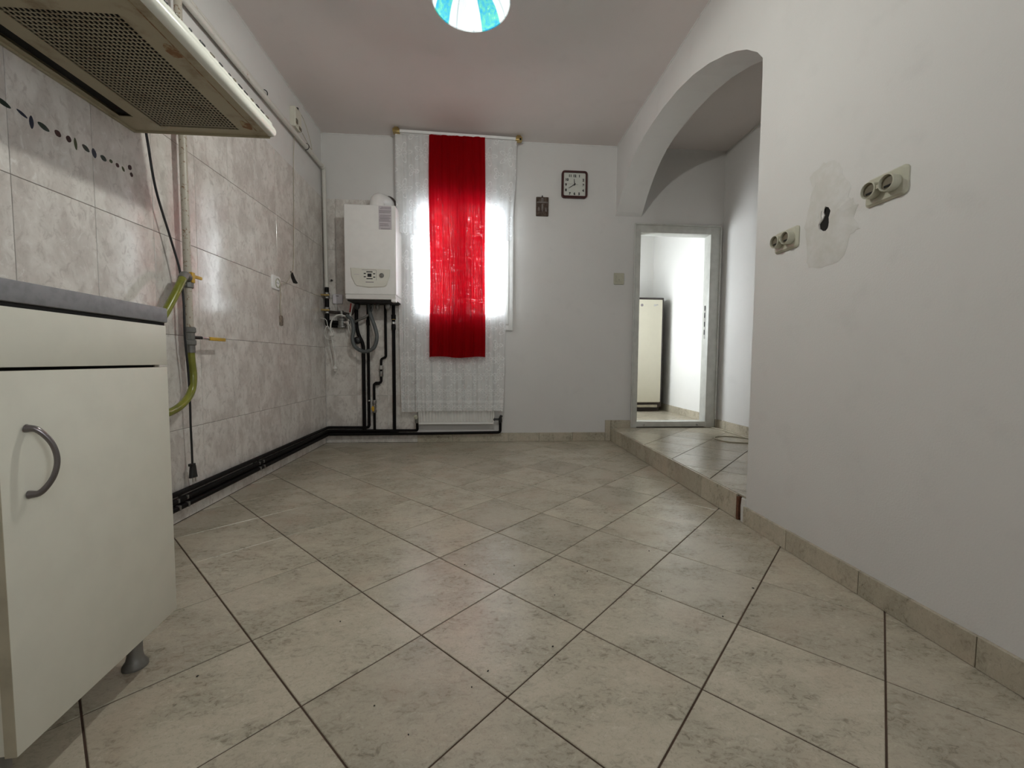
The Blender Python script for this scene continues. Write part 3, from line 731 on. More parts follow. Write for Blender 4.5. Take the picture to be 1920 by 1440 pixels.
# ------------------------------------------------------------------ pipework on the window wall
yb = D-0.035
def pipe(name, label, mat, pts, r, rad=0.03, group=None, seg=12):
    bm = bmesh.new(); tube(bm, smooth_path(pts, rad), r, seg); o = obj(name, bm, mat, None, 50)
    return tag(o, label, 'pipe', group)
def collar(parent, p, axis, r, l, mat, name='fitting'):
    a = Vector(axis).normalized()
    return part(name, mat, parent, lambda bm: lathe(bm, [(r*.9, -l/2), (r, -l/2+.003), (r, l/2-.003), (r*.9, l/2)], p, a, 10), 30)
xl1 = XL+0.032
# floor runs: from the left wall round the corner
NEAR = 0.2
zs = [0.150, 0.118, 0.086]
lw_ = 'black heating pipes low on the walls'
r1 = pipe('heating_pipe', 'topmost black pipe low on the left wall', 'blackpipe', [(XL+.026, NEAR, .152), (XL+.026, yb+.002, .152), (-1.045, yb, .150), (-1.045, yb, .55), (-1.045, yb, 1.295)], 0.0125, 0.03, lw_)
r2 = pipe('heating_pipe', 'second highest black pipe low on the left wall, ending at the ivory radiator valve', 'blackpipe', [(XL+.030, NEAR, .120), (XL+.030, yb-.004, .122), (-0.63, yb-.004, .120), (-0.598, yb-.008, .122), (-0.598, yb-.02, .20)], 0.0125, 0.03, lw_)
r3 = pipe('heating_pipe', 'lowest black pipe, running under the radiator to its far valve', 'blackpipe', [(XL+.034, NEAR, .084), (XL+.034, yb-.008, .088), (-0.60, yb-.008, .090), (0.187, yb-.008, .098), (0.187, yb-.012, .215)], 0.0135, 0.025, lw_)
r4 = pipe('heating_pipe', 'black pipe on the left wall between two others, bent close to the tiles', 'blackpipe', [(XL+.020, NEAR, .102), (XL+.020, yb+.012, .106), (-1.30, yb+.012, .106), (-0.82, yb+.012, .104)], 0.0105, 0.03, lw_)
for y in (2.03, 2.09, 2.75, 2.80):
    part('clip', 'dullsteel', r3, lambda bm: box(bm, (XL+.0005, y-.006, .075), (XL+.05, y+.006, .100), .003), 30)
    part('clip', 'dullsteel', r2, lambda bm: box(bm, (XL+.0005, y-.006, .112), (XL+.045, y+.006, .132), .003), 30)
pA = pipe('boiler_pipe', 'thickest black pipe rising to the boiler, bent behind the grey hose', 'blackpipe', [(-1.090, yb, .13), (-1.090, yb, .93), (-1.135, yb, 1.02), (-1.150, yb, 1.10), (-1.150, yb, 1.295)], 0.0165, 0.05, 'pipes rising to the boiler')
part('valve', 'black', pA, lambda bm: lathe(bm, [(0.012, 0), (0.030, .004), (0.034, .03), (0.026, .045), (0.01, .05)], (-1.135, yb-.02, .965), (0.1, -1, -.1), 16), 40, 'black valve body behind the hose loop')
pC = pipe('boiler_pipe', 'black pipe with two jogs, a silver union and a grey valve below the boiler', 'blackpipe', [(-0.887, yb, 1.295), (-0.885, yb, .81), (-0.930, yb, .795), (-0.930, yb, .575), (-0.997, yb, .565), (-0.995, yb, .13)], 0.0115, 0.02, 'pipes rising to the boiler')
collar(pC, (-0.928, yb, .715), (0, 0, 1), 0.021, .040, 'steel', 'union')
collar(pC, (-0.929, yb, .655), (0, 0, 1), 0.018, .05, 'dullsteel', 'union')
collar(pC, (-0.965, yb, .567), (1, 0, 0), 0.016, .04, 'blackpipe')
vC = part('valve', 'dullsteel', pC, lambda bm: (lathe(bm, [(0.016, 0), (0.019, .005), (0.019, .025), (0.014, .03), (0.017, .05), (0.017, .075), (0.013, .08), (0.018, .085), (0.018, .105), (0.015, .11)], (-0.995, yb, .290), seg=10)), 30)
part('handle', 'yellow', vC, lambda bm: prism(bm, [(-.016, 0), (-.004, .028), (.012, .015), (.014, -.018), (0, -.028)], lambda u, v, d: Vector((-1.005+u, yb-.018-d, .330+v)), 0, .008, .002), 30, 'worn yellow butterfly handle')
pD = pipe('boiler_pipe', 'straight black pipe nearest the curtain, with brass fittings near the top', 'blackpipe', [(-0.812, yb, .09), (-0.812, yb, 1.295)], 0.0155, 0.03, 'pipes rising to the boiler')
collar(pD, (-0.812, yb, 1.185), (0, 0, 1), 0.021, .045, 'blackpipe'); collar(pD, (-0.812, yb, 1.13), (0, 0, 1), 0.020, .022, 'steel'); collar(pD, (-0.812, yb, 1.165), (0, 0, 1), 0.0195, .012, 'brass'); collar(pD, (-0.812, yb, 1.09), (0, 0, 1), 0.020, .05, 'blackpipe')
collar(pD, (-0.812, yb-.002, .105), (1, 0, 0), 0.022, .07, 'blackpipe', 'tee')
collar(r1, (-1.045, yb, 1.13), (0, 0, 1), 0.016, .05, 'blackpipe')
for px_ in (-1.045, -0.997):
    part('clip', 'steel', r1 if px_ < -1.02 else pC, lambda bm: box(bm, (px_-.004, yb-.020, .398), (px_+.012, yb+.03, .410), .002), 30)
# stubs and taps under the boiler
for x, r in ((-1.115, .022), (-0.935, .018), (-0.845, .020)):
    o = part('tap', 'black' if x < -1 else 'dullsteel', bo, lambda bm: lathe(bm, [(r*.6, 0), (r, -.008), (r*1.05, -.035), (r*.7, -.05), (r*.5, -.055)], (x, 3.90, 1.294), seg=14), 40)
hs = part('drain_hose', 'hose', None, lambda bm: tube(bm, spline([(-1.020, 3.93, 1.300), (-1.000, 3.90, 1.20), (-0.955, 3.88, 1.08), (-0.937, 3.87, .985), (-0.965, 3.87, .895), (-1.045, 3.87, .860), (-1.125, 3.88, .895), (-1.158, 3.89, .965), (-1.150, 3.90, 1.06), (-1.165, 3.91, 1.14), (-1.215, 3.93, 1.19)], 26), 0.0165, 14, 0.05), 60)
tag(hs, 'grey ribbed drain hose hanging in a loop below the boiler', 'hose')
ho = part('drain_tube', 'dullsteel', None, lambda bm: tube(bm, spline([(-0.985, 3.95, 1.300), (-1.0, 3.94, 1.235), (-1.04, 3.93, 1.185), (-1.095, 3.93, 1.155), (-1.150, 3.94, 1.130)], 8), 0.010, 12), 60)
tag(ho, 'thin grey bent tube crossing behind the drain hose', 'tube')

# gas pipe in the corner, with taps and regulator
cx_, cy_ = XL+0.040, D-0.045
g = pipe('gas_pipe', 'white painted gas pipe running along the left wall under the ceiling and down the corner', 'whitepipe', [(XL+.032, 0.3, 2.492), (XL+.032, cy_, 2.507), (cx_, cy_, 1.43)], 0.0185, 0.018)
for y in (3.98,): collar(g, (XL+.033, y-.03, 2.507), (0, 1, 0), 0.0225, .03, 'whitepipe')
part('clip', 'black', g, lambda bm: tube(bm, [Vector((XL+.032+.024*math.cos(a), 3.60, 2.506+.026*math.sin(a))) for a in [math.radians(k) for k in range(-100, 200, 20)]], 0.003, 6), 40)
part('wall_plug', 'black', g, lambda bm: lathe(bm, [(0.008, 0), (0.008, .02)], (cx_+.035, D-.003, 1.515), (0, -1, 0), 8), 30)
g2 = pipe('conduit_pipe', 'shorter white pipe above the long gas pipe, ending in a black clip', 'whitepipe', [(XL+.022, 0.3, 2.545), (XL+.022, 2.985, 2.530)], 0.0135)
part('clip', 'black', g2, lambda bm: tube(bm, [Vector((XL+.022+.022*math.cos(a), 2.965, 2.530+.024*math.sin(a))) for a in [math.radians(k) for k in range(-110, 130, 20)]], 0.003, 6), 40)
gt = pipe('gas_tap_assembly', 'dark stack of gas taps with yellow handles in the tiled corner below the white pipe', 'blackpipe', [(cx_, cy_, 1.445), (cx_, cy_, 1.10), (cx_+.10, cy_, 1.095)], 0.019, 0.02)
gt['category'] = 'gas tap'
for z in (1.37, 1.235):
    v_ = part('tap', 'dullsteel', gt, lambda bm: lathe(bm, [(0.020, -.03), (0.026, -.024), (0.026, -.008), (0.022, 0), (0.026, .008), (0.026, .024), (0.020, .03)], (cx_, cy_, z), seg=8), 30)
    part('handle', 'brass', v_, lambda bm: (box(bm, (cx_-.040, cy_-.045, z-.007), (cx_+.034, cy_-.030, z+.009), .004), lathe(bm, [(0.012, 0), (0.01, .022)], (cx_, cy_-.022, z), (0, -1, 0), 10)), 30)
gp = pipe('gas_pipe', 'dark short pipe from the corner taps across to the gas regulator', 'fridgedark', [(cx_, cy_+.002, 1.225), (-1.27, cy_+.002, 1.215), (-1.19, cy_+.002, 1.195), (-1.15, cy_+.002, 1.295)], 0.013)
rg = thing('gas_regulator', 'grey cast gas regulator with a steel spindle under the boiler corner', 'regulator', (-1.272, 3.97, 1.13))
part('body', 'dullsteel', rg, lambda bm: lathe(bm, [(0.030, -.05), (0.038, -.046), (0.038, -.030), (0.033, -.026), (0.033, .018), (0.040, .022), (0.040, .034), (0.022, .046), (0.014, .05)], (-1.272, 3.965, 1.125), seg=20), 30)
part('spindle', 'steel', rg, lambda bm: lathe(bm, [(0.013, 0), (0.013, .030), (0.017, .032), (0.017, .056), (0.012, .06)], (-1.272, 3.965, 1.175), seg=12), 30)
part('inlet', 'blackpipe', rg, lambda bm: lathe(bm, [(0.018, 0), (0.018, .05), (0.024, .052), (0.024, .075), (0.018, .08)], (-1.30, 3.965, 1.125), (-1, 0, 0), 10), 30)
part('outlet', 'steel', rg, lambda bm: lathe(bm, [(0.014, 0), (0.014, .02), (0.019, .022), (0.019, .045), (0.012, .05)], (-1.245, 3.945, 1.125), (1, -.1, 0), 10), 30)
tbx = thing('thermostat_box', 'small square pale lilac control box on the tiles beside the boiler', 'control box', (-1.322, D, 1.34))
part('cover', 'lilac', tbx, lambda bm: prism(bm, rrect(.088, .088, .012), lambda u, v, d: Vector((-1.322+u, D-d, 1.345+v)), 0.0, .026, .004), 30)
part('printed_line', 'print', tbx, lambda bm: box(bm, (-1.334, D-.0268, 1.368), (-1.308, D-.0255, 1.374)), 0)
cb = part('power_cable', 'cablew', None, lambda bm: tube(bm, spline([(-1.225, 3.93, 1.18), (-1.285, 3.915, 1.190), (-1.340, 3.92, 1.150), (-1.362, 3.93, 1.08), (-1.355, 3.95, .95), (-1.337, 3.96, .82), (-1.342, 3.97, .72)], 8), 0.0065, 10), 60)
tag(cb, 'thick white power cable hanging in the corner with its plug down', 'cable')
part('plug', 'cablew', cb, lambda bm: (lathe(bm, [(0.008, .03), (0.016, .024), (0.021, .006), (0.022, 0)], (-1.340, 3.965, .700), (-.2, 0, 1), 12), box(bm, (-1.352, 3.955, .675), (-1.330, 3.972, .70), .004)), 30)
for k, (pts, lb) in enumerate((
    ([(-1.335, 4.0, 1.30), (-1.335, 4.0, 1.18), (-1.345, 3.99, 1.10), (-1.39, 3.97, 1.04), (-1.395, 3.96, .96), (-1.375, 3.98, .80), (-1.370, 4.0, .66)], 'thin white wire from the lilac control box down into the corner'),
    ([(XL+.01, 3.90, 1.16), (-1.40, 3.93, 1.145), (-1.385, 3.94, 1.07), (-1.345, 3.94, 1.05), (-1.34, 3.94, .99), (-1.39, 3.94, .97), (-1.42, 3.93, 1.02), (-1.39, 3.93, 1.09), (-1.36, 3.94, 1.03)], 'looped thin white wire with a connector block in the corner'),
    ([(-1.178, 3.93, 1.295), (-1.185, 3.92, 1.20), (-1.205, 3.92, 1.12), (-1.195, 3.92, 1.03)], 'white wire dropping from the boiler past the regulator'),
    ([(-1.168, 3.93, 1.295), (-1.176, 3.915, 1.19), (-1.20, 3.91, 1.13), (-1.17, 3.91, 1.06)], 'white wire crossing the other below the boiler corner'))):
    wv = part('wire', 'cablew', None, lambda bm: tube(bm, spline(pts, 8), 0.0032, 8), 60); tag(wv, lb, 'wire')
    if k == 1: part('connector', 'cablew', wv, lambda bm: box(bm, (-1.375, 3.925, 1.000), (-1.335, 3.945, 1.030), .004), 30)
    if k == 2: part('sleeve', 'red', wv, lambda bm: tube(bm, [(-1.178, 3.93, 1.297), (-1.186, 3.919, 1.215)], 0.006, 8), 60)

# ------------------------------------------------------------------ radiator
ra = thing('radiator', 'white panel radiator under the window behind the lace curtain', 'radiator', (-0.22, 3.97, 0.18))
def radp(bm):
    x0, x1, z0, z1, y0 = -0.585, 0.128, 0.180, 0.790, 3.963
    box(bm, (x0, y0+.006, z0), (x1, D-.018, z1), .006)
    ringframe(bm, x0, x1, z0, z1, 0.014, y0-.004, y0+.012, .004)
part('panel', 'frost', ra, radp, 30)
def flutes(bm):
    n = 24
    for k in range(n):
        x = -0.560+k*(0.665/(n-1)); box(bm, (x-.008, 3.957, .205), (x+.008, 3.972, .765), .005)
fl_ = part('fluting', 'frost', ra, flutes, 30); fl_['kind'] = 'stuff'
def gr(bm):
    for k in range(30):
        x = -0.575+k*0.0238; box(bm, (x, 3.965, .786), (x+.010, D-.02, .796))
part('top_grille', 'frost', ra, gr, 0)
va = part('valve', 'dullsteel', ra, lambda bm: (lathe(bm, [(0.012, -.03), (0.016, -.02), (0.016, .02), (0.012, .025)], (-0.600, 3.955, .225), seg=12), lathe(bm, [(0.010, 0), (0.010, .04)], (-0.615, 3.97, .225), (1, 0, 0), 10)), 30)
part('valve_head', 'ivory', va, lambda bm: lathe(bm, [(0.014, 0), (0.018, .004), (0.019, .03), (0.014, .038)], (-0.602, 3.955, .235), (-.3, -.2, 1), 14), 30, 'yellowed white thermostat knob')
vb = part('valve', 'black', ra, lambda bm: (lathe(bm, [(0.012, -.025), (0.017, -.015), (0.017, .02), (0.010, .03)], (0.187, 3.972, .215), seg=12), lathe(bm, [(0.010, 0), (0.010, .055), (0.016, .056), (0.016, .07)], (0.190, 3.972, .225), (-1, 0, 0), 10)), 30)
part('valve_cap', 'black', vb, lambda bm: lathe(bm, [(0.012, 0), (0.014, .02), (0.010, .028)], (0.187, 3.972, .24), (.5, -.2, 1), 12), 30)

# ------------------------------------------------------------------ things on the window wall
ck = thing('wall_clock', 'square wall clock with a dark red frame and black numerals', 'clock', (0.882, D, 2.335))
CX, CZ = 0.882, 2.459
def ckf(bm):
    o_, i_ = rrect(.248, .252, .030, 6), rrect(.208, .212, .012, 6)
    f = at(fB, CX, CZ)
    R1 = [bm.verts.new(f(u, v, -.002)) for u, v in o_]; R2 = [bm.verts.new(f(u, v, .024)) for u, v in o_]
    R3 = [bm.verts.new(f(u*.96, v*.96, .031)) for u, v in o_]; R4 = [bm.verts.new(f(u*1.02, v*1.02, .030)) for u, v in i_]; R5 = [bm.verts.new(f(u, v, .016)) for u, v in i_]
    for A, B in ((R1, R2), (R2, R3), (R3, R4), (R4, R5)):
        for k in range(len(A)): bm.faces.new((A[k], A[(k+1) % len(A)], B[(k+1) % len(A)], B[k]))
part('frame', 'maroon', ck, ckf, 40)
dl = part('dial', 'dial', ck, lambda bm: box(bm, (CX-.107, D-.017, CZ-.109), (CX+.107, D-.001, CZ+.109)), 0)
def text_mesh(name, s, size, mat, parent, u, v, d, f=fB, ax='B', bold=0.0):
    cu = bpy.data.curves.new('t', 'FONT'); cu.body = s; cu.size = size; cu.align_x = 'CENTER'; cu.align_y = 'CENTER'; cu.extrude = 0.0006; cu.offset = bold
    to = bpy.data.objects.new('t', cu); COL.objects.link(to)
    dg = bpy.context.evaluated_depsgraph_get(); me = bpy.data.meshes.new_from_object(to.evaluated_get(dg))
    bpy.data.objects.remove(to); me.name = name; me.materials.clear(); me.materials.append(MT[mat])
    for p in me.polygons: p.material_index = 0
    for vv in me.vertices: vv.co = f(u+vv.co.x, v+vv.co.y, d+vv.co.z)
    o = bpy.data.objects.new(name, me); COL.objects.link(o); o.parent = parent
    o.matrix_parent_inverse = Matrix.Translation(-parent.location) if parent.parent is None else Matrix.Identity(4)
    return o
nums = {'12': (0, 78), '1': (46, 78), '2': (84, 42), '3': (85, -5), '4': (84, -54), '5': (45, -86), '6': (0, -86), '7': (-45, -86), '8': (-82, -54), '9': (-82, -5), '10': (-74, 42), '11': (-42, 78)}
for s_, (a, b) in nums.items(): text_mesh('numeral', s_, .031, 'black', dl, CX+a/1000, CZ+b/1000, .0172, bold=.0018)
def hand(nm, ang, l, wd, back=0.0, mat='black', dd=.020):
    a = math.radians(ang); s, c = math.sin(a), math.cos(a)
    def fn(bm):
        P = [(-wd, -back), (wd, -back), (wd*.5, l), (-wd*.5, l)]
        prism(bm, [(x*c+y*s, -x*s+y*c) for x, y in P], at(fB, CX, CZ+.0), dd-.001, dd)
    part(nm, mat, ck, fn, 0)
hand('hour_hand', -6, .052, .0042, .01); hand('minute_hand', -123, .068, .0036, .012, dd=.022); hand('second_hand', -86, .085, .0007, .034, 'print', .0235)
part('hub', 'black', ck, lambda bm: lathe(bm, [(0.006, .016), (0.006, .025), (0, .0255)], (CX, D, CZ), (0, -1, 0), 12), 30)

ic = thing('wall_plaque', 'small dark bronze religious relief plaque on the white wall below and beside the clock', 'plaque', (0.577, D, 2.16))
f_ = at(fB, .577, 2.247)
part('plate', 'icon', ic, lambda bm: prism(bm, rrect(.118, .176, .006), f_, -.002, .014, .003), 30)
part('hanger', 'black', ic, lambda bm: prism(bm, [(-.009, .084), (.009, .084), (.005, .100), (0, .108), (-.005, .100)], f_, .0, .008, .001), 30)
part('relief', 'icon2', ic, lambda bm: (prism(bm, [(-.052, .030), (.052, .030), (.052, .042), (.012, .045), (.010, .078), (-.010, .078), (-.012, .045), (-.052, .042)], f_, .013, .017, .001),
     prism(bm, [(-.008, .022), (.006, .024), (.010, .0), (.006, -.045), (-.004, -.048), (-.010, -.01)], f_, .013, .020, .003)), 30, 'raised pale figures on the plaque')
for sx, a, b in ((-1, .034, -.022), (1, .034, -.028), (-1, .022, -.058), (1, .024, -.056)):
    part('relief', 'icon2' if b > -.03 else 'icon', ic, lambda bm: prism(bm, [(sx*a-.009, b-.02), (sx*a+.008, b-.022), (sx*a+.010, b+.006), (sx*a, b+.020), (sx*a-.008, b+.010)], f_, .013, .018, .002), 30)

def rocker(label, u, v, f, w_=.085):
    s_ = thing('light_switch', label, 'light switch', f(u, v, 0))
    g_ = at(f, u, v)
    part('plate', 'ivory', s_, lambda bm: prism(bm, rrect(w_*1.2, w_*1.3, .008), g_, 0.0, .009, .003), 30)
    part('rocker', 'ivory', s_, lambda bm: prism(bm, rrect(w_*.72, w_*.75, .004), g_, .008, .013, .002), 30)
    part('screw', 'dullsteel', s_, lambda bm: lathe(bm, [(0.004, .012), (0.004, .0145), (0, .0145)], g_(0, -.012, 0), (0, -1, 0), 10), 30)
rocker('cream light switch on the white wall beside the doorway frame', 1.335, 1.588, fB)

# ------------------------------------------------------------------ sockets on the right wall
def double_socket(label, u0, u1, z, h):
    """u0 nearer the arch (larger y), u1 nearer the viewer"""
    uc, wd = (u0+u1)/2, abs(u0-u1)
    s_ = thing('double_socket', label, 'socket', (XR, uc, z), 'round-holed double sockets on the right wall')
    g_ = at(fR, uc, z)
    part('plate', 'ivory', s_, lambda bm: prism(bm, rrect(wd, h, .014), g_, 0.0, .012, .007), 30)
    for du in (-.031, .031):
        def cup(bm):
            lathe(bm, [(0.026, .010), (0.026, .038), (0.0235, .040), (0.0225, .0385), (0.0215, .020)], g_(du, 0, 0), (-1, 0, 0), 28, False)
        c_ = part('cup', 'ivory', s_, cup, 30)
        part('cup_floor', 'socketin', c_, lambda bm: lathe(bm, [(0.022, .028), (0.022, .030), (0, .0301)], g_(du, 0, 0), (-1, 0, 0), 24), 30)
        part('slot', 'dark', c_, lambda bm: box(bm, tuple(g_(du-.015, -.013, .031)-Vector((.0012, 0, 0))), tuple(g_(du+.012, -.007, .031))), 0)
    part('rib', 'ivory', s_, lambda bm: box(bm, tuple(g_(-.010, -.006, .035)), tuple(g_(.010, .006, .008))), 0)
double_socket('large ivory double socket on the right wall, beyond the hole from the arch', 1.345, 1.205, 1.350, .090)
double_socket('ivory double socket on the right wall between the arch edge and the plaster patch', 1.778, 1.640, 1.305, .088)

# socket and leads on the left wall
so = thing('wall_socket', 'round white socket on the left tiled wall with a plug wire', 'socket', (XL, 3.10, 1.32), None)
gL = at(fL, 3.10, 1.325)
part('plate', 'pvc', so, lambda bm: prism(bm, rrect(.120, .098, .016), gL, 0, .010, .004), 30)
part('rim', 'ivory', so, lambda bm: lathe(bm, [(0.034, .009), (0.034, .015), (0.030, .016), (0.028, .010), (0, .008)], gL(0.012, 0, 0), (1, 0, 0), 24), 30)
for dv in (-.010, .010): part('pin_hole', 'dark', so, lambda bm: lathe(bm, [(0.004, .0095), (0.004, .0105)], gL(.012+dv, 0, 0), (1, 0, 0), 10), 0)
wv = part('bell_wire', 'cableb', None, lambda bm: tube(bm, spline([fL(3.43, 2.60, .02), fL(3.425, 2.30, .006), fL(3.41, 1.9, .006), fL(3.385, 1.52, .006), fL(3.34, 1.45, .008), fL(3.24, 1.36, .02), fL(3.13, 1.32, .022)], 8), 0.0022, 6), 60)
tag(wv, 'thin pale wire from the box under the ceiling down the left wall to the socket', 'wire')
wv = part('lead', 'cableb', None, lambda bm: (tube(bm, spline([fL(3.125, 1.31, .020), fL(3.15, 1.24, .012), fL(3.145, 1.17, .010), fL(3.155, 1.10, .010)], 8), 0.003, 6)), 60)
tag(wv, 'short pale lead hanging below the round socket to a brown stain', 'cable')
part('stub', 'dirty', wv, lambda bm: prism(bm, [(-.020, -.035), (.018, -.035), (.024, .02), (.008, .042), (-.022, .030)], at(fL, 3.165, 1.065), 0.0, .012, .005), 30, 'brown stained loose end')
hb = part('hole_dark_patch', 'dark', None, lambda bm: prism(bm, [(-.065, .050), (-.025, .044), (.020, .002), (.062, -.020), (.028, -.030), (-.020, -.034), (-.055, .0)], at(fL, 3.405, 1.408), 0.0, .0016), 0)  # flat black patch on the tiles, painted as the dark of an opening
tag(hb, 'flat black patch standing in for the dark of a ragged opening in the left wall tiles beside the round socket', 'hole')
db = thing('doorbell_box', 'small white doorbell box high on the left wall near the corner', 'doorbell', (XL, 3.45, 2.60))
part('housing', 'cream', db, lambda bm: prism(bm, rrect(.11, .15, .010), at(fL, 3.45, 2.635), -.002, .040, .006), 30)
part('button', 'socketin', db, lambda bm: box(bm, tuple(fL(3.40, 2.585, .039)), tuple(fL(3.43, 2.62, .045)), .002), 30)
part('button', 'socketin', db, lambda bm: box(bm, tuple(fL(3.455, 2.565, .039)), tuple(fL(3.50, 2.59, .043)), .002), 30)
part('hook', 'black', db, lambda bm: lathe(bm, [(0.009, 0), (0.010, .012), (0.006, .016)], fL(3.46, 2.713, .028), (0, 0, 1), 10), 40)
part('cord', 'cableb', db, lambda bm: tube(bm, spline([fL(3.47, 2.72, .03), fL(3.56, 2.68, .04), fL(3.655, 2.58, .045), fL(3.675, 2.52, .048), fL(3.60, 2.525, .05), fL(3.50, 2.56, .045)], 8), 0.0025, 6), 60)

# ------------------------------------------------------------------ gas feed beside the cooker hood
gv = pipe('gas_pipe', 'speckled cream vertical pipe beside the hood with two yellow-handled taps', 'creampipe', [(XL+.048, 2.135, 2.480), (XL+.048, 2.135, .93)], 0.0165)
t1 = part('tap', 'dullsteel', gv, lambda bm: lathe(bm, [(0.019, -.045), (0.024, -.040), (0.024, -.020), (0.019, -.016), (0.019, .016), (0.024, .020), (0.024, .040), (0.019, .045)], (XL+.048, 2.138, .895), seg=8), 30, 'lower grey tap')
part('spindle', 'black', t1, lambda bm: lathe(bm, [(0.008, 0), (0.008, .035)], (XL+.055, 2.155, .890), (.5, 1, 0), 10), 30)
part('handle', 'steel', t1, lambda bm: box(bm, (XL+.066, 2.175, .883), (XL+.072, 2.27, .895), .001), 30)
part('grip', 'yellow', t1, lambda bm: box(bm, (XL+.064, 2.245, .880), (XL+.075, 2.375, .898), .003), 30)
t2 = part('tap', 'dullsteel', gv, lambda bm: (lathe(bm, [(0.015, 0), (0.019, .005), (0.021, .03), (0.017, .05)], (XL+.060, 2.12, 1.17), (.35, -1, .12), 12), lathe(bm, [(0.020, -.016), (0.023, -.012), (0.023, .012), (0.020, .016)], (XL+.048, 2.135, 1.14), seg=10), lathe(bm, [(0.006, 0), (0.006, .06)], (XL+.05, 2.125, 1.135), (.2, -1, 0), 8)), 30, 'upper grey tap with the hose clamp')
part('handle', 'yellow', t2, lambda bm: (box(bm, (XL+.060, 2.130, 1.175), (XL+.072, 2.205, 1.190), .003, 2), box(bm, (XL+.058, 2.125, 1.150), (XL+.074, 2.150, 1.20), .004, 2)), 30)
for pts, lb in (([(XL+.075, 2.075, 1.178), (XL+.085, 2.03, 1.13), (XL+.09, 1.97, 1.05), (XL+.085, 1.91, .96), (XL+.07, 1.86, .88), (XL+.06, 1.82, .80)], 'olive green rubber gas hose dropping from the upper tap behind the worktop'),
                ([(XL+.048, 2.138, .860), (XL+.048, 2.140, .78), (XL+.050, 2.145, .70), (XL+.055, 2.12, .63), (XL+.065, 2.05, .580), (XL+.075, 1.96, .552), (XL+.08, 1.86, .545), (XL+.08, 1.75, .55)], 'olive green rubber gas hose curving from the lower tap behind the cabinet')):
    o = part('gas_hose', 'hoseg', None, lambda bm: tube(bm, spline(pts, 8), 0.0165, 14), 60); tag(o, lb, 'hose', 'olive gas hoses')
    a = Vector(pts[0]); b = Vector(pts[1])
    part('clamp', 'dullsteel', o, lambda bm: tube(bm, [a+(b-a)*.02, a+(b-a)*.55], 0.0185, 14), 40)
bc = part('power_cable', 'black', None, lambda bm: tube(bm, spline([(XL+.05, 1.90, 1.80), (XL+.045, 1.925, 1.70), (XL+.035, 1.975, 1.52), (XL+.04, 2.045, 1.33), (XL+.048, 2.085, 1.19), (XL+.05, 2.098, 1.05), (XL+.048, 2.10, .90), (XL+.046, 2.115, .75), (XL+.044, 2.125, .60), (XL+.040, 2.130, .46), (XL+.038, 2.135, .36), (XL+.038, 2.135, .27)], 8), 0.0048, 8), 60)
tag(bc, 'long black power cable hanging from the hood down the left tiled wall', 'cable')
part('plug', 'black', bc, lambda bm: (prism(bm, [(-.012, .035), (.010, .035), (.020, -.02), (.022, -.032), (-.022, -.028), (-.018, 0)], at(fL, 2.14, .232), .030, .046, .004), box(bm, tuple(fL(2.118, .262, .028)), tuple(fL(2.142, .275, .05)), .002)), 30)
for dy in (-.008, .010): part('pin', 'steel', bc, lambda bm: tube(bm, [fL(2.142+dy, .202, .038), fL(2.143+dy, .182, .038)], 0.0025, 8), 30)

# ------------------------------------------------------------------ printed fruit border on the tiles
FR = [(1.425, 1.560, 34, 11, -12, 'leafgreen'), (1.478, 1.557, 26, 7, -20, 'leafblue'), (1.505, 1.546, 11, 27, 0, 'leafblue'), (1.543, 1.552, 30, 12, -15, 'leafgreen'), (1.590, 1.555, 18, 14, -30, 'leafred'), (1.628, 1.556, 15, 15, -10, 'leafred'), (1.653, 1.552, 9, 27, 5, 'leafolive'), (1.692, 1.556, 24, 12, -25, 'leafgreen'), (1.725, 1.554, 15, 22, 10, 'leafblue'), (1.764, 1.554, 21, 13, -15, 'leafgreen'), (1.797, 1.558, 12, 9, 20, 'leafolive'), (1.826, 1.556, 13, 11, -30, 'leafred'), (1.853, 1.553, 9, 13, 30, 'leafolive'), (1.886, 1.574, 14, 15, -30, 'leafred'), (1.893, 1.548, 12, 12, 0, 'leafred')]
for y, z, a, b, an, m_ in FR:
    c, s = math.cos(math.radians(an)), math.sin(math.radians(an)); P = []
    for k in range(14):
        q = 2*PI*k/14; u = math.cos(q)*a/1000*(0.58+.08*math.cos(2*q)); v = math.sin(q)*b/1000*0.78
        P.append((u*c-v*s, u*s+v*c))
    part('printed_leaf', m_, wl, lambda bm: prism(bm, P, at(fL, y, z), 0.0, .0004), 0)

# ------------------------------------------------------------------ cooker hood
hd = thing('cooker_hood', 'yellowed cooker hood with a slotted grille fixed high on the left tiled wall', 'cooker hood', (XL, 1.55, 1.735))
HY0, HY1_, HZ = 1.12, 1.915, 1.735
def hbody(bm):
    prism(bm, [(-1.446, HZ+.022), (-0.905, HZ+.022), (-0.893, HZ+.045), (-0.93, HZ+.070), (-1.12, HZ+.135), (-1.446, HZ+.135)], lambda u, v, d: Vector((u, d, v)), HY0+.002, HY1_-.002)
part('body', 'hood', hd, hbody, 30)
def hpan(bm):
    q = lambda x0, x1, y0, y1: box(bm, (x0, y0, HZ), (x1, y1, HZ+.003))
    q(-1.446, -1.418, HY0, HY1_); q(-1.418, -1.366, HY0, 1.20); q(-1.418, -1.366, 1.806, HY1_); q(-1.366, -1.312, HY0, HY1_)
    q(-1.312, -1.000, HY0, 1.285); q(-1.312, -1.000, 1.868, HY1_); q(-1.000, -0.895, HY0, HY1_)
part('underside_panel', 'hood', hd, hpan, 0)
def hlip(bm):
    box(bm, (-1.447, HY1_-.004, HZ-.007), (-.90, HY1_, HZ+.030), .001); box(bm, (-1.447, HY0, HZ-.007), (-.90, HY0+.004, HZ+.030), .001)
    box(bm, (-1.447, HY0, HZ-.007), (-1.438, HY1_, HZ+.001), .001)
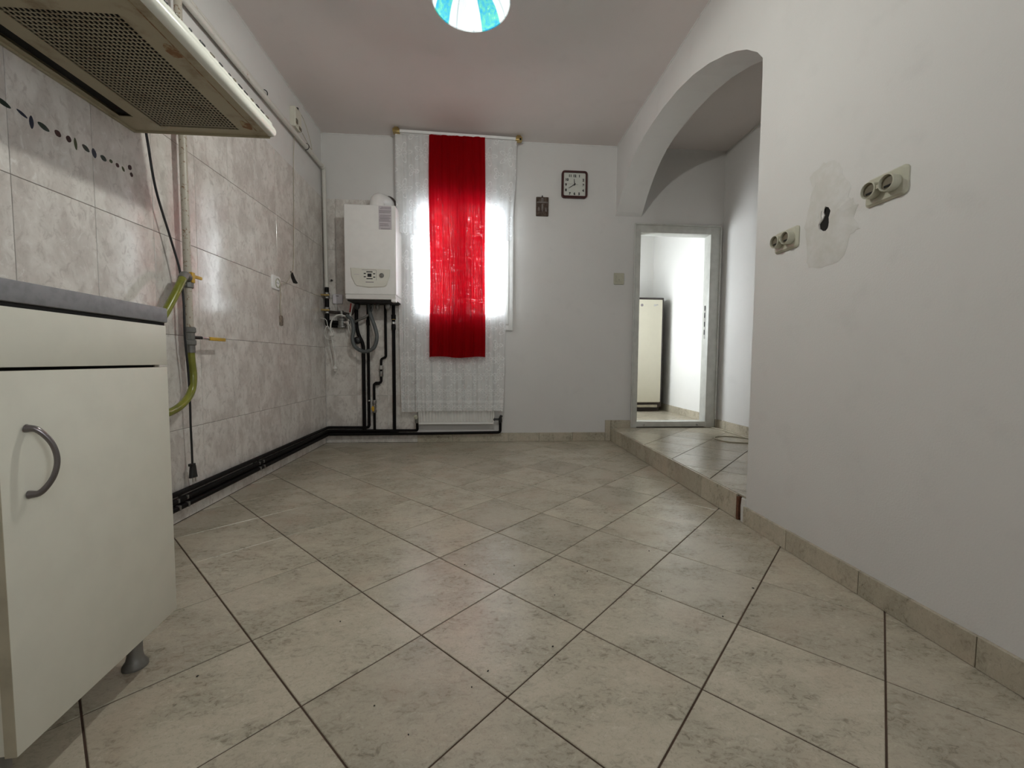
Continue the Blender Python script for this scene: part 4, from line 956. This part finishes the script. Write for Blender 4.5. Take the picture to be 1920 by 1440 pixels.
part('lip', 'hood', hd, hlip, 0)
part('lamp_slot', 'dark', hd, lambda bm: box(bm, (-1.418, 1.20, HZ+.012), (-1.366, 1.806, HZ+.021)), 0, 'dark empty lamp slot along the wall side')
part('filter', 'dark', hd, lambda bm: box(bm, (-1.312, 1.285, HZ+.012), (-1.0, 1.868, HZ+.021)), 0)
def grille(bm):
    nx, ny = 23, 38; x0, x1, y0, y1 = -1.312, -1.0, 1.285, 1.868
    px, py = (x1-x0)/nx, (y1-y0)/ny
    for layer in (0, 1):
        z = HZ+.0005+layer*.002; xs, ys = [], []
        for i in range(nx): xs += [x0+i*px, x0+i*px+px*.14, x0+i*px+px*.86]
        for j in range(ny): ys += [y0+j*py, y0+j*py+py*.10, y0+j*py+py*.90]
        xs.append(x1); ys.append(y1)
        V = [[bm.verts.new((x, y, z)) for y in ys] for x in xs]
        for i in range(len(xs)-1):
            for j in range(len(ys)-1):
                if i % 3 == 1 and j % 3 == 1: continue
                bm.faces.new((V[i][j], V[i+1][j], V[i+1][j+1], V[i][j+1]))
gg = part('grille', 'hood', hd, grille, 0); gg['kind'] = 'stuff'
def roll(bm):
    lathe(bm, [(0.004, 0), (0.016, .003), (0.021, .012), (0.021, HY1_-HY0-.010), (0.016, HY1_-HY0+.001), (0.004, HY1_-HY0+.004)], (-0.892, HY0, HZ+.018), (0, 1, 0), 24)
part('front_roll', 'hoodroll', hd, roll, 50, 'rounded white front edge')
part('seam', 'rust', hd, lambda bm: box(bm, (-0.935, HY0+.01, HZ-.0008), (-0.932, 1.87, HZ+.001)), 0)
cp = part('control_strip', 'hoodroll', hd, lambda bm: box(bm, (-0.902, HY0+.01, HZ+.030), (-0.884, HY1_-.012, HZ+.052), .003), 30)
rs = random.Random(4)
for k, y in enumerate((1.30, 1.345, 1.40, 1.455, 1.505, 1.55, 1.60, 1.63, 1.665, 1.70, 1.745, 1.785, 1.82, 1.86)):
    m_ = 'black' if k % 3 != 1 else 'socketin'; l_ = rs.uniform(.010, .026)
    part('button', m_, cp, lambda bm: box(bm, (-0.892, y-l_/2, HZ+.049), (-0.882, y+l_/2, HZ+.0535+rs.uniform(0, .002)), .001), 30)
for x, y in ((-0.952, 1.42), (-0.955, 1.832)):
    def rustf(bm):
        P = [((0.018+rs.uniform(-.004, .006))*math.cos(a), (0.030+rs.uniform(-.006, .008))*math.sin(a)) for a in [2*PI*k/14 for k in range(14)]]
        prism(bm, P, lambda u, v, d: Vector((x+u, y+v, HZ-d)), 0, .0006)
    part('rust_patch', 'rust', hd, rustf, 0)

# ------------------------------------------------------------------ kitchen cabinet
A = Vector((-0.810, 1.148, 0)); e1 = Vector((0.0912, -0.9958, 0)).normalized(); e2 = Vector((-e1.y, e1.x, 0))*-1
if e2.x > 0: e2 = -e2
MC = Matrix((( e1.x, e2.x, 0, A.x), (e1.y, e2.y, 0, A.y), (0, 0, 1, 0), (0, 0, 0, 1)))   # u near, v towards the wall
cbn = thing('kitchen_cabinet', 'cream base cabinet with one drawer front, one door and a grey worktop', 'cabinet', tuple(A+e1*.2+e2*.25))
CW = 0.428
def cbx(bm, u0, u1, v0, v1, z0, z1, b=.001): box(bm, (u0, v0, z0), (u1, v1, z1), b, 2, MC)
part('carcass', 'cream', cbn, lambda bm: (cbx(bm, .002, .018, .0187, .56, .122, .8795), cbx(bm, CW-.018, CW-.002, .0187, .56, .122, .8795), cbx(bm, .018, CW-.018, .03, .05, .80, .8795), cbx(bm, .018, CW-.018, .020, .56, .122, .138), cbx(bm, .018, CW-.018, .54, .556, .138, .876)), 0)
part('rail', 'dark', cbn, lambda bm: (cbx(bm, .018, CW-.018, .021, .05, .74, .80), cbx(bm, .001, CW-.001, .003, .0186, .8722, .8798)), 0)  # near-black filler strips stand in for the shade in the front gaps
part('worktop', 'worktop', cbn, lambda bm: cbx(bm, -.001, CW+.25, -.004, .590, .880, .917, .003), 30, 'grey laminate worktop')
dwr = part('drawer', 'cream', cbn, lambda bm: cbx(bm, .001, CW, .0, .0185, .772, .872, .0015), 30)
dor = part('door', 'cream', cbn, lambda bm: cbx(bm, .001, CW, .0, .0185, .120, .766, .0015), 30)
part('edge_band', 'creamedge', dor, lambda bm: cbx(bm, CW-.0002, CW+.0008, .0005, .0175, .121, .765, 0), 0, 'yellowed edge band')
def hf_(bm):
    P = [(.383, -.001, .668), (.380, -.016, .664), (.372, -.029, .640), (.368, -.033, .610), (.372, -.029, .580), (.380, -.016, .556), (.384, -.001, .553)]
    tube(bm, [MC @ Vector(p) for p in spline(P, 6)], lambda u: .0042+.003*abs(2*u-1)**3, 12)
part('handle', 'gunmetal', dor, hf_, 50, 'bowed steel handle')
for u, v in ((.045, .075), (CW-.05, .075), (.045, .50), (CW-.05, .50)):
    p = MC @ Vector((u, v, 0))
    part('leg', 'dullsteel', cbn, lambda bm: lathe(bm, [(0.027, .0005), (0.027, .007), (0.019, .020), (0.0165, .035), (0.0165, .10), (0.025, .106), (0.025, .122)], p, seg=18), 40)

# ------------------------------------------------------------------ cable on the alcove floor, crumbs
lp = [(2.30, 3.985), (2.32, 3.86), (2.31, 3.68), (2.30, 3.50), (2.285, 3.35), (2.24, 3.23), (2.14, 3.20), (2.03, 3.25), (1.99, 3.38), (2.05, 3.48), (2.16, 3.50), (2.25, 3.44), (2.31, 3.33), (2.33, 3.18), (2.34, 3.0), (2.34, 2.8)]
al = part('floor_cable', 'cableb', None, lambda bm: tube(bm, spline([(x, y, ZP+.005) for x, y in lp], 8), 0.0045, 8), 60)
tag(al, 'pale cable lying in a loop on the raised alcove floor', 'cable')
def crumbs(bm):
    r_ = random.Random(11)
    for (x, y) in ((-0.06, 1.58), (.05, 1.50), (.13, 1.56), (.25, 1.35), (.40, 1.50), (.62, 1.35), (.20, 1.10), (-.02, .97), (-.24, .93), (-.42, 1.25), (.75, 1.20), (-.70, 1.05), (.95, 1.35), (.02, 1.02), (-.15, .85), (.70, 1.65)):
        ic_ = bmesh.new(); bmesh.ops.create_icosphere(ic_, subdivisions=1, radius=.0028)
        bmesh.ops.scale(ic_, vec=(r_.uniform(.6, 1.5), r_.uniform(.5, 1), .6), verts=ic_.verts); bmesh.ops.rotate(ic_, matrix=Matrix.Rotation(r_.uniform(0, 3), 3, 'Z'), verts=ic_.verts)
        bmesh.ops.translate(ic_, vec=(x, y, .0015), verts=ic_.verts); merge(bm, ic_)
cr = part('crumbs', 'dirt', None, crumbs, 40); tag(cr, 'scattered tiny dark crumbs on the beige floor tiles', 'crumbs', None, 'stuff')
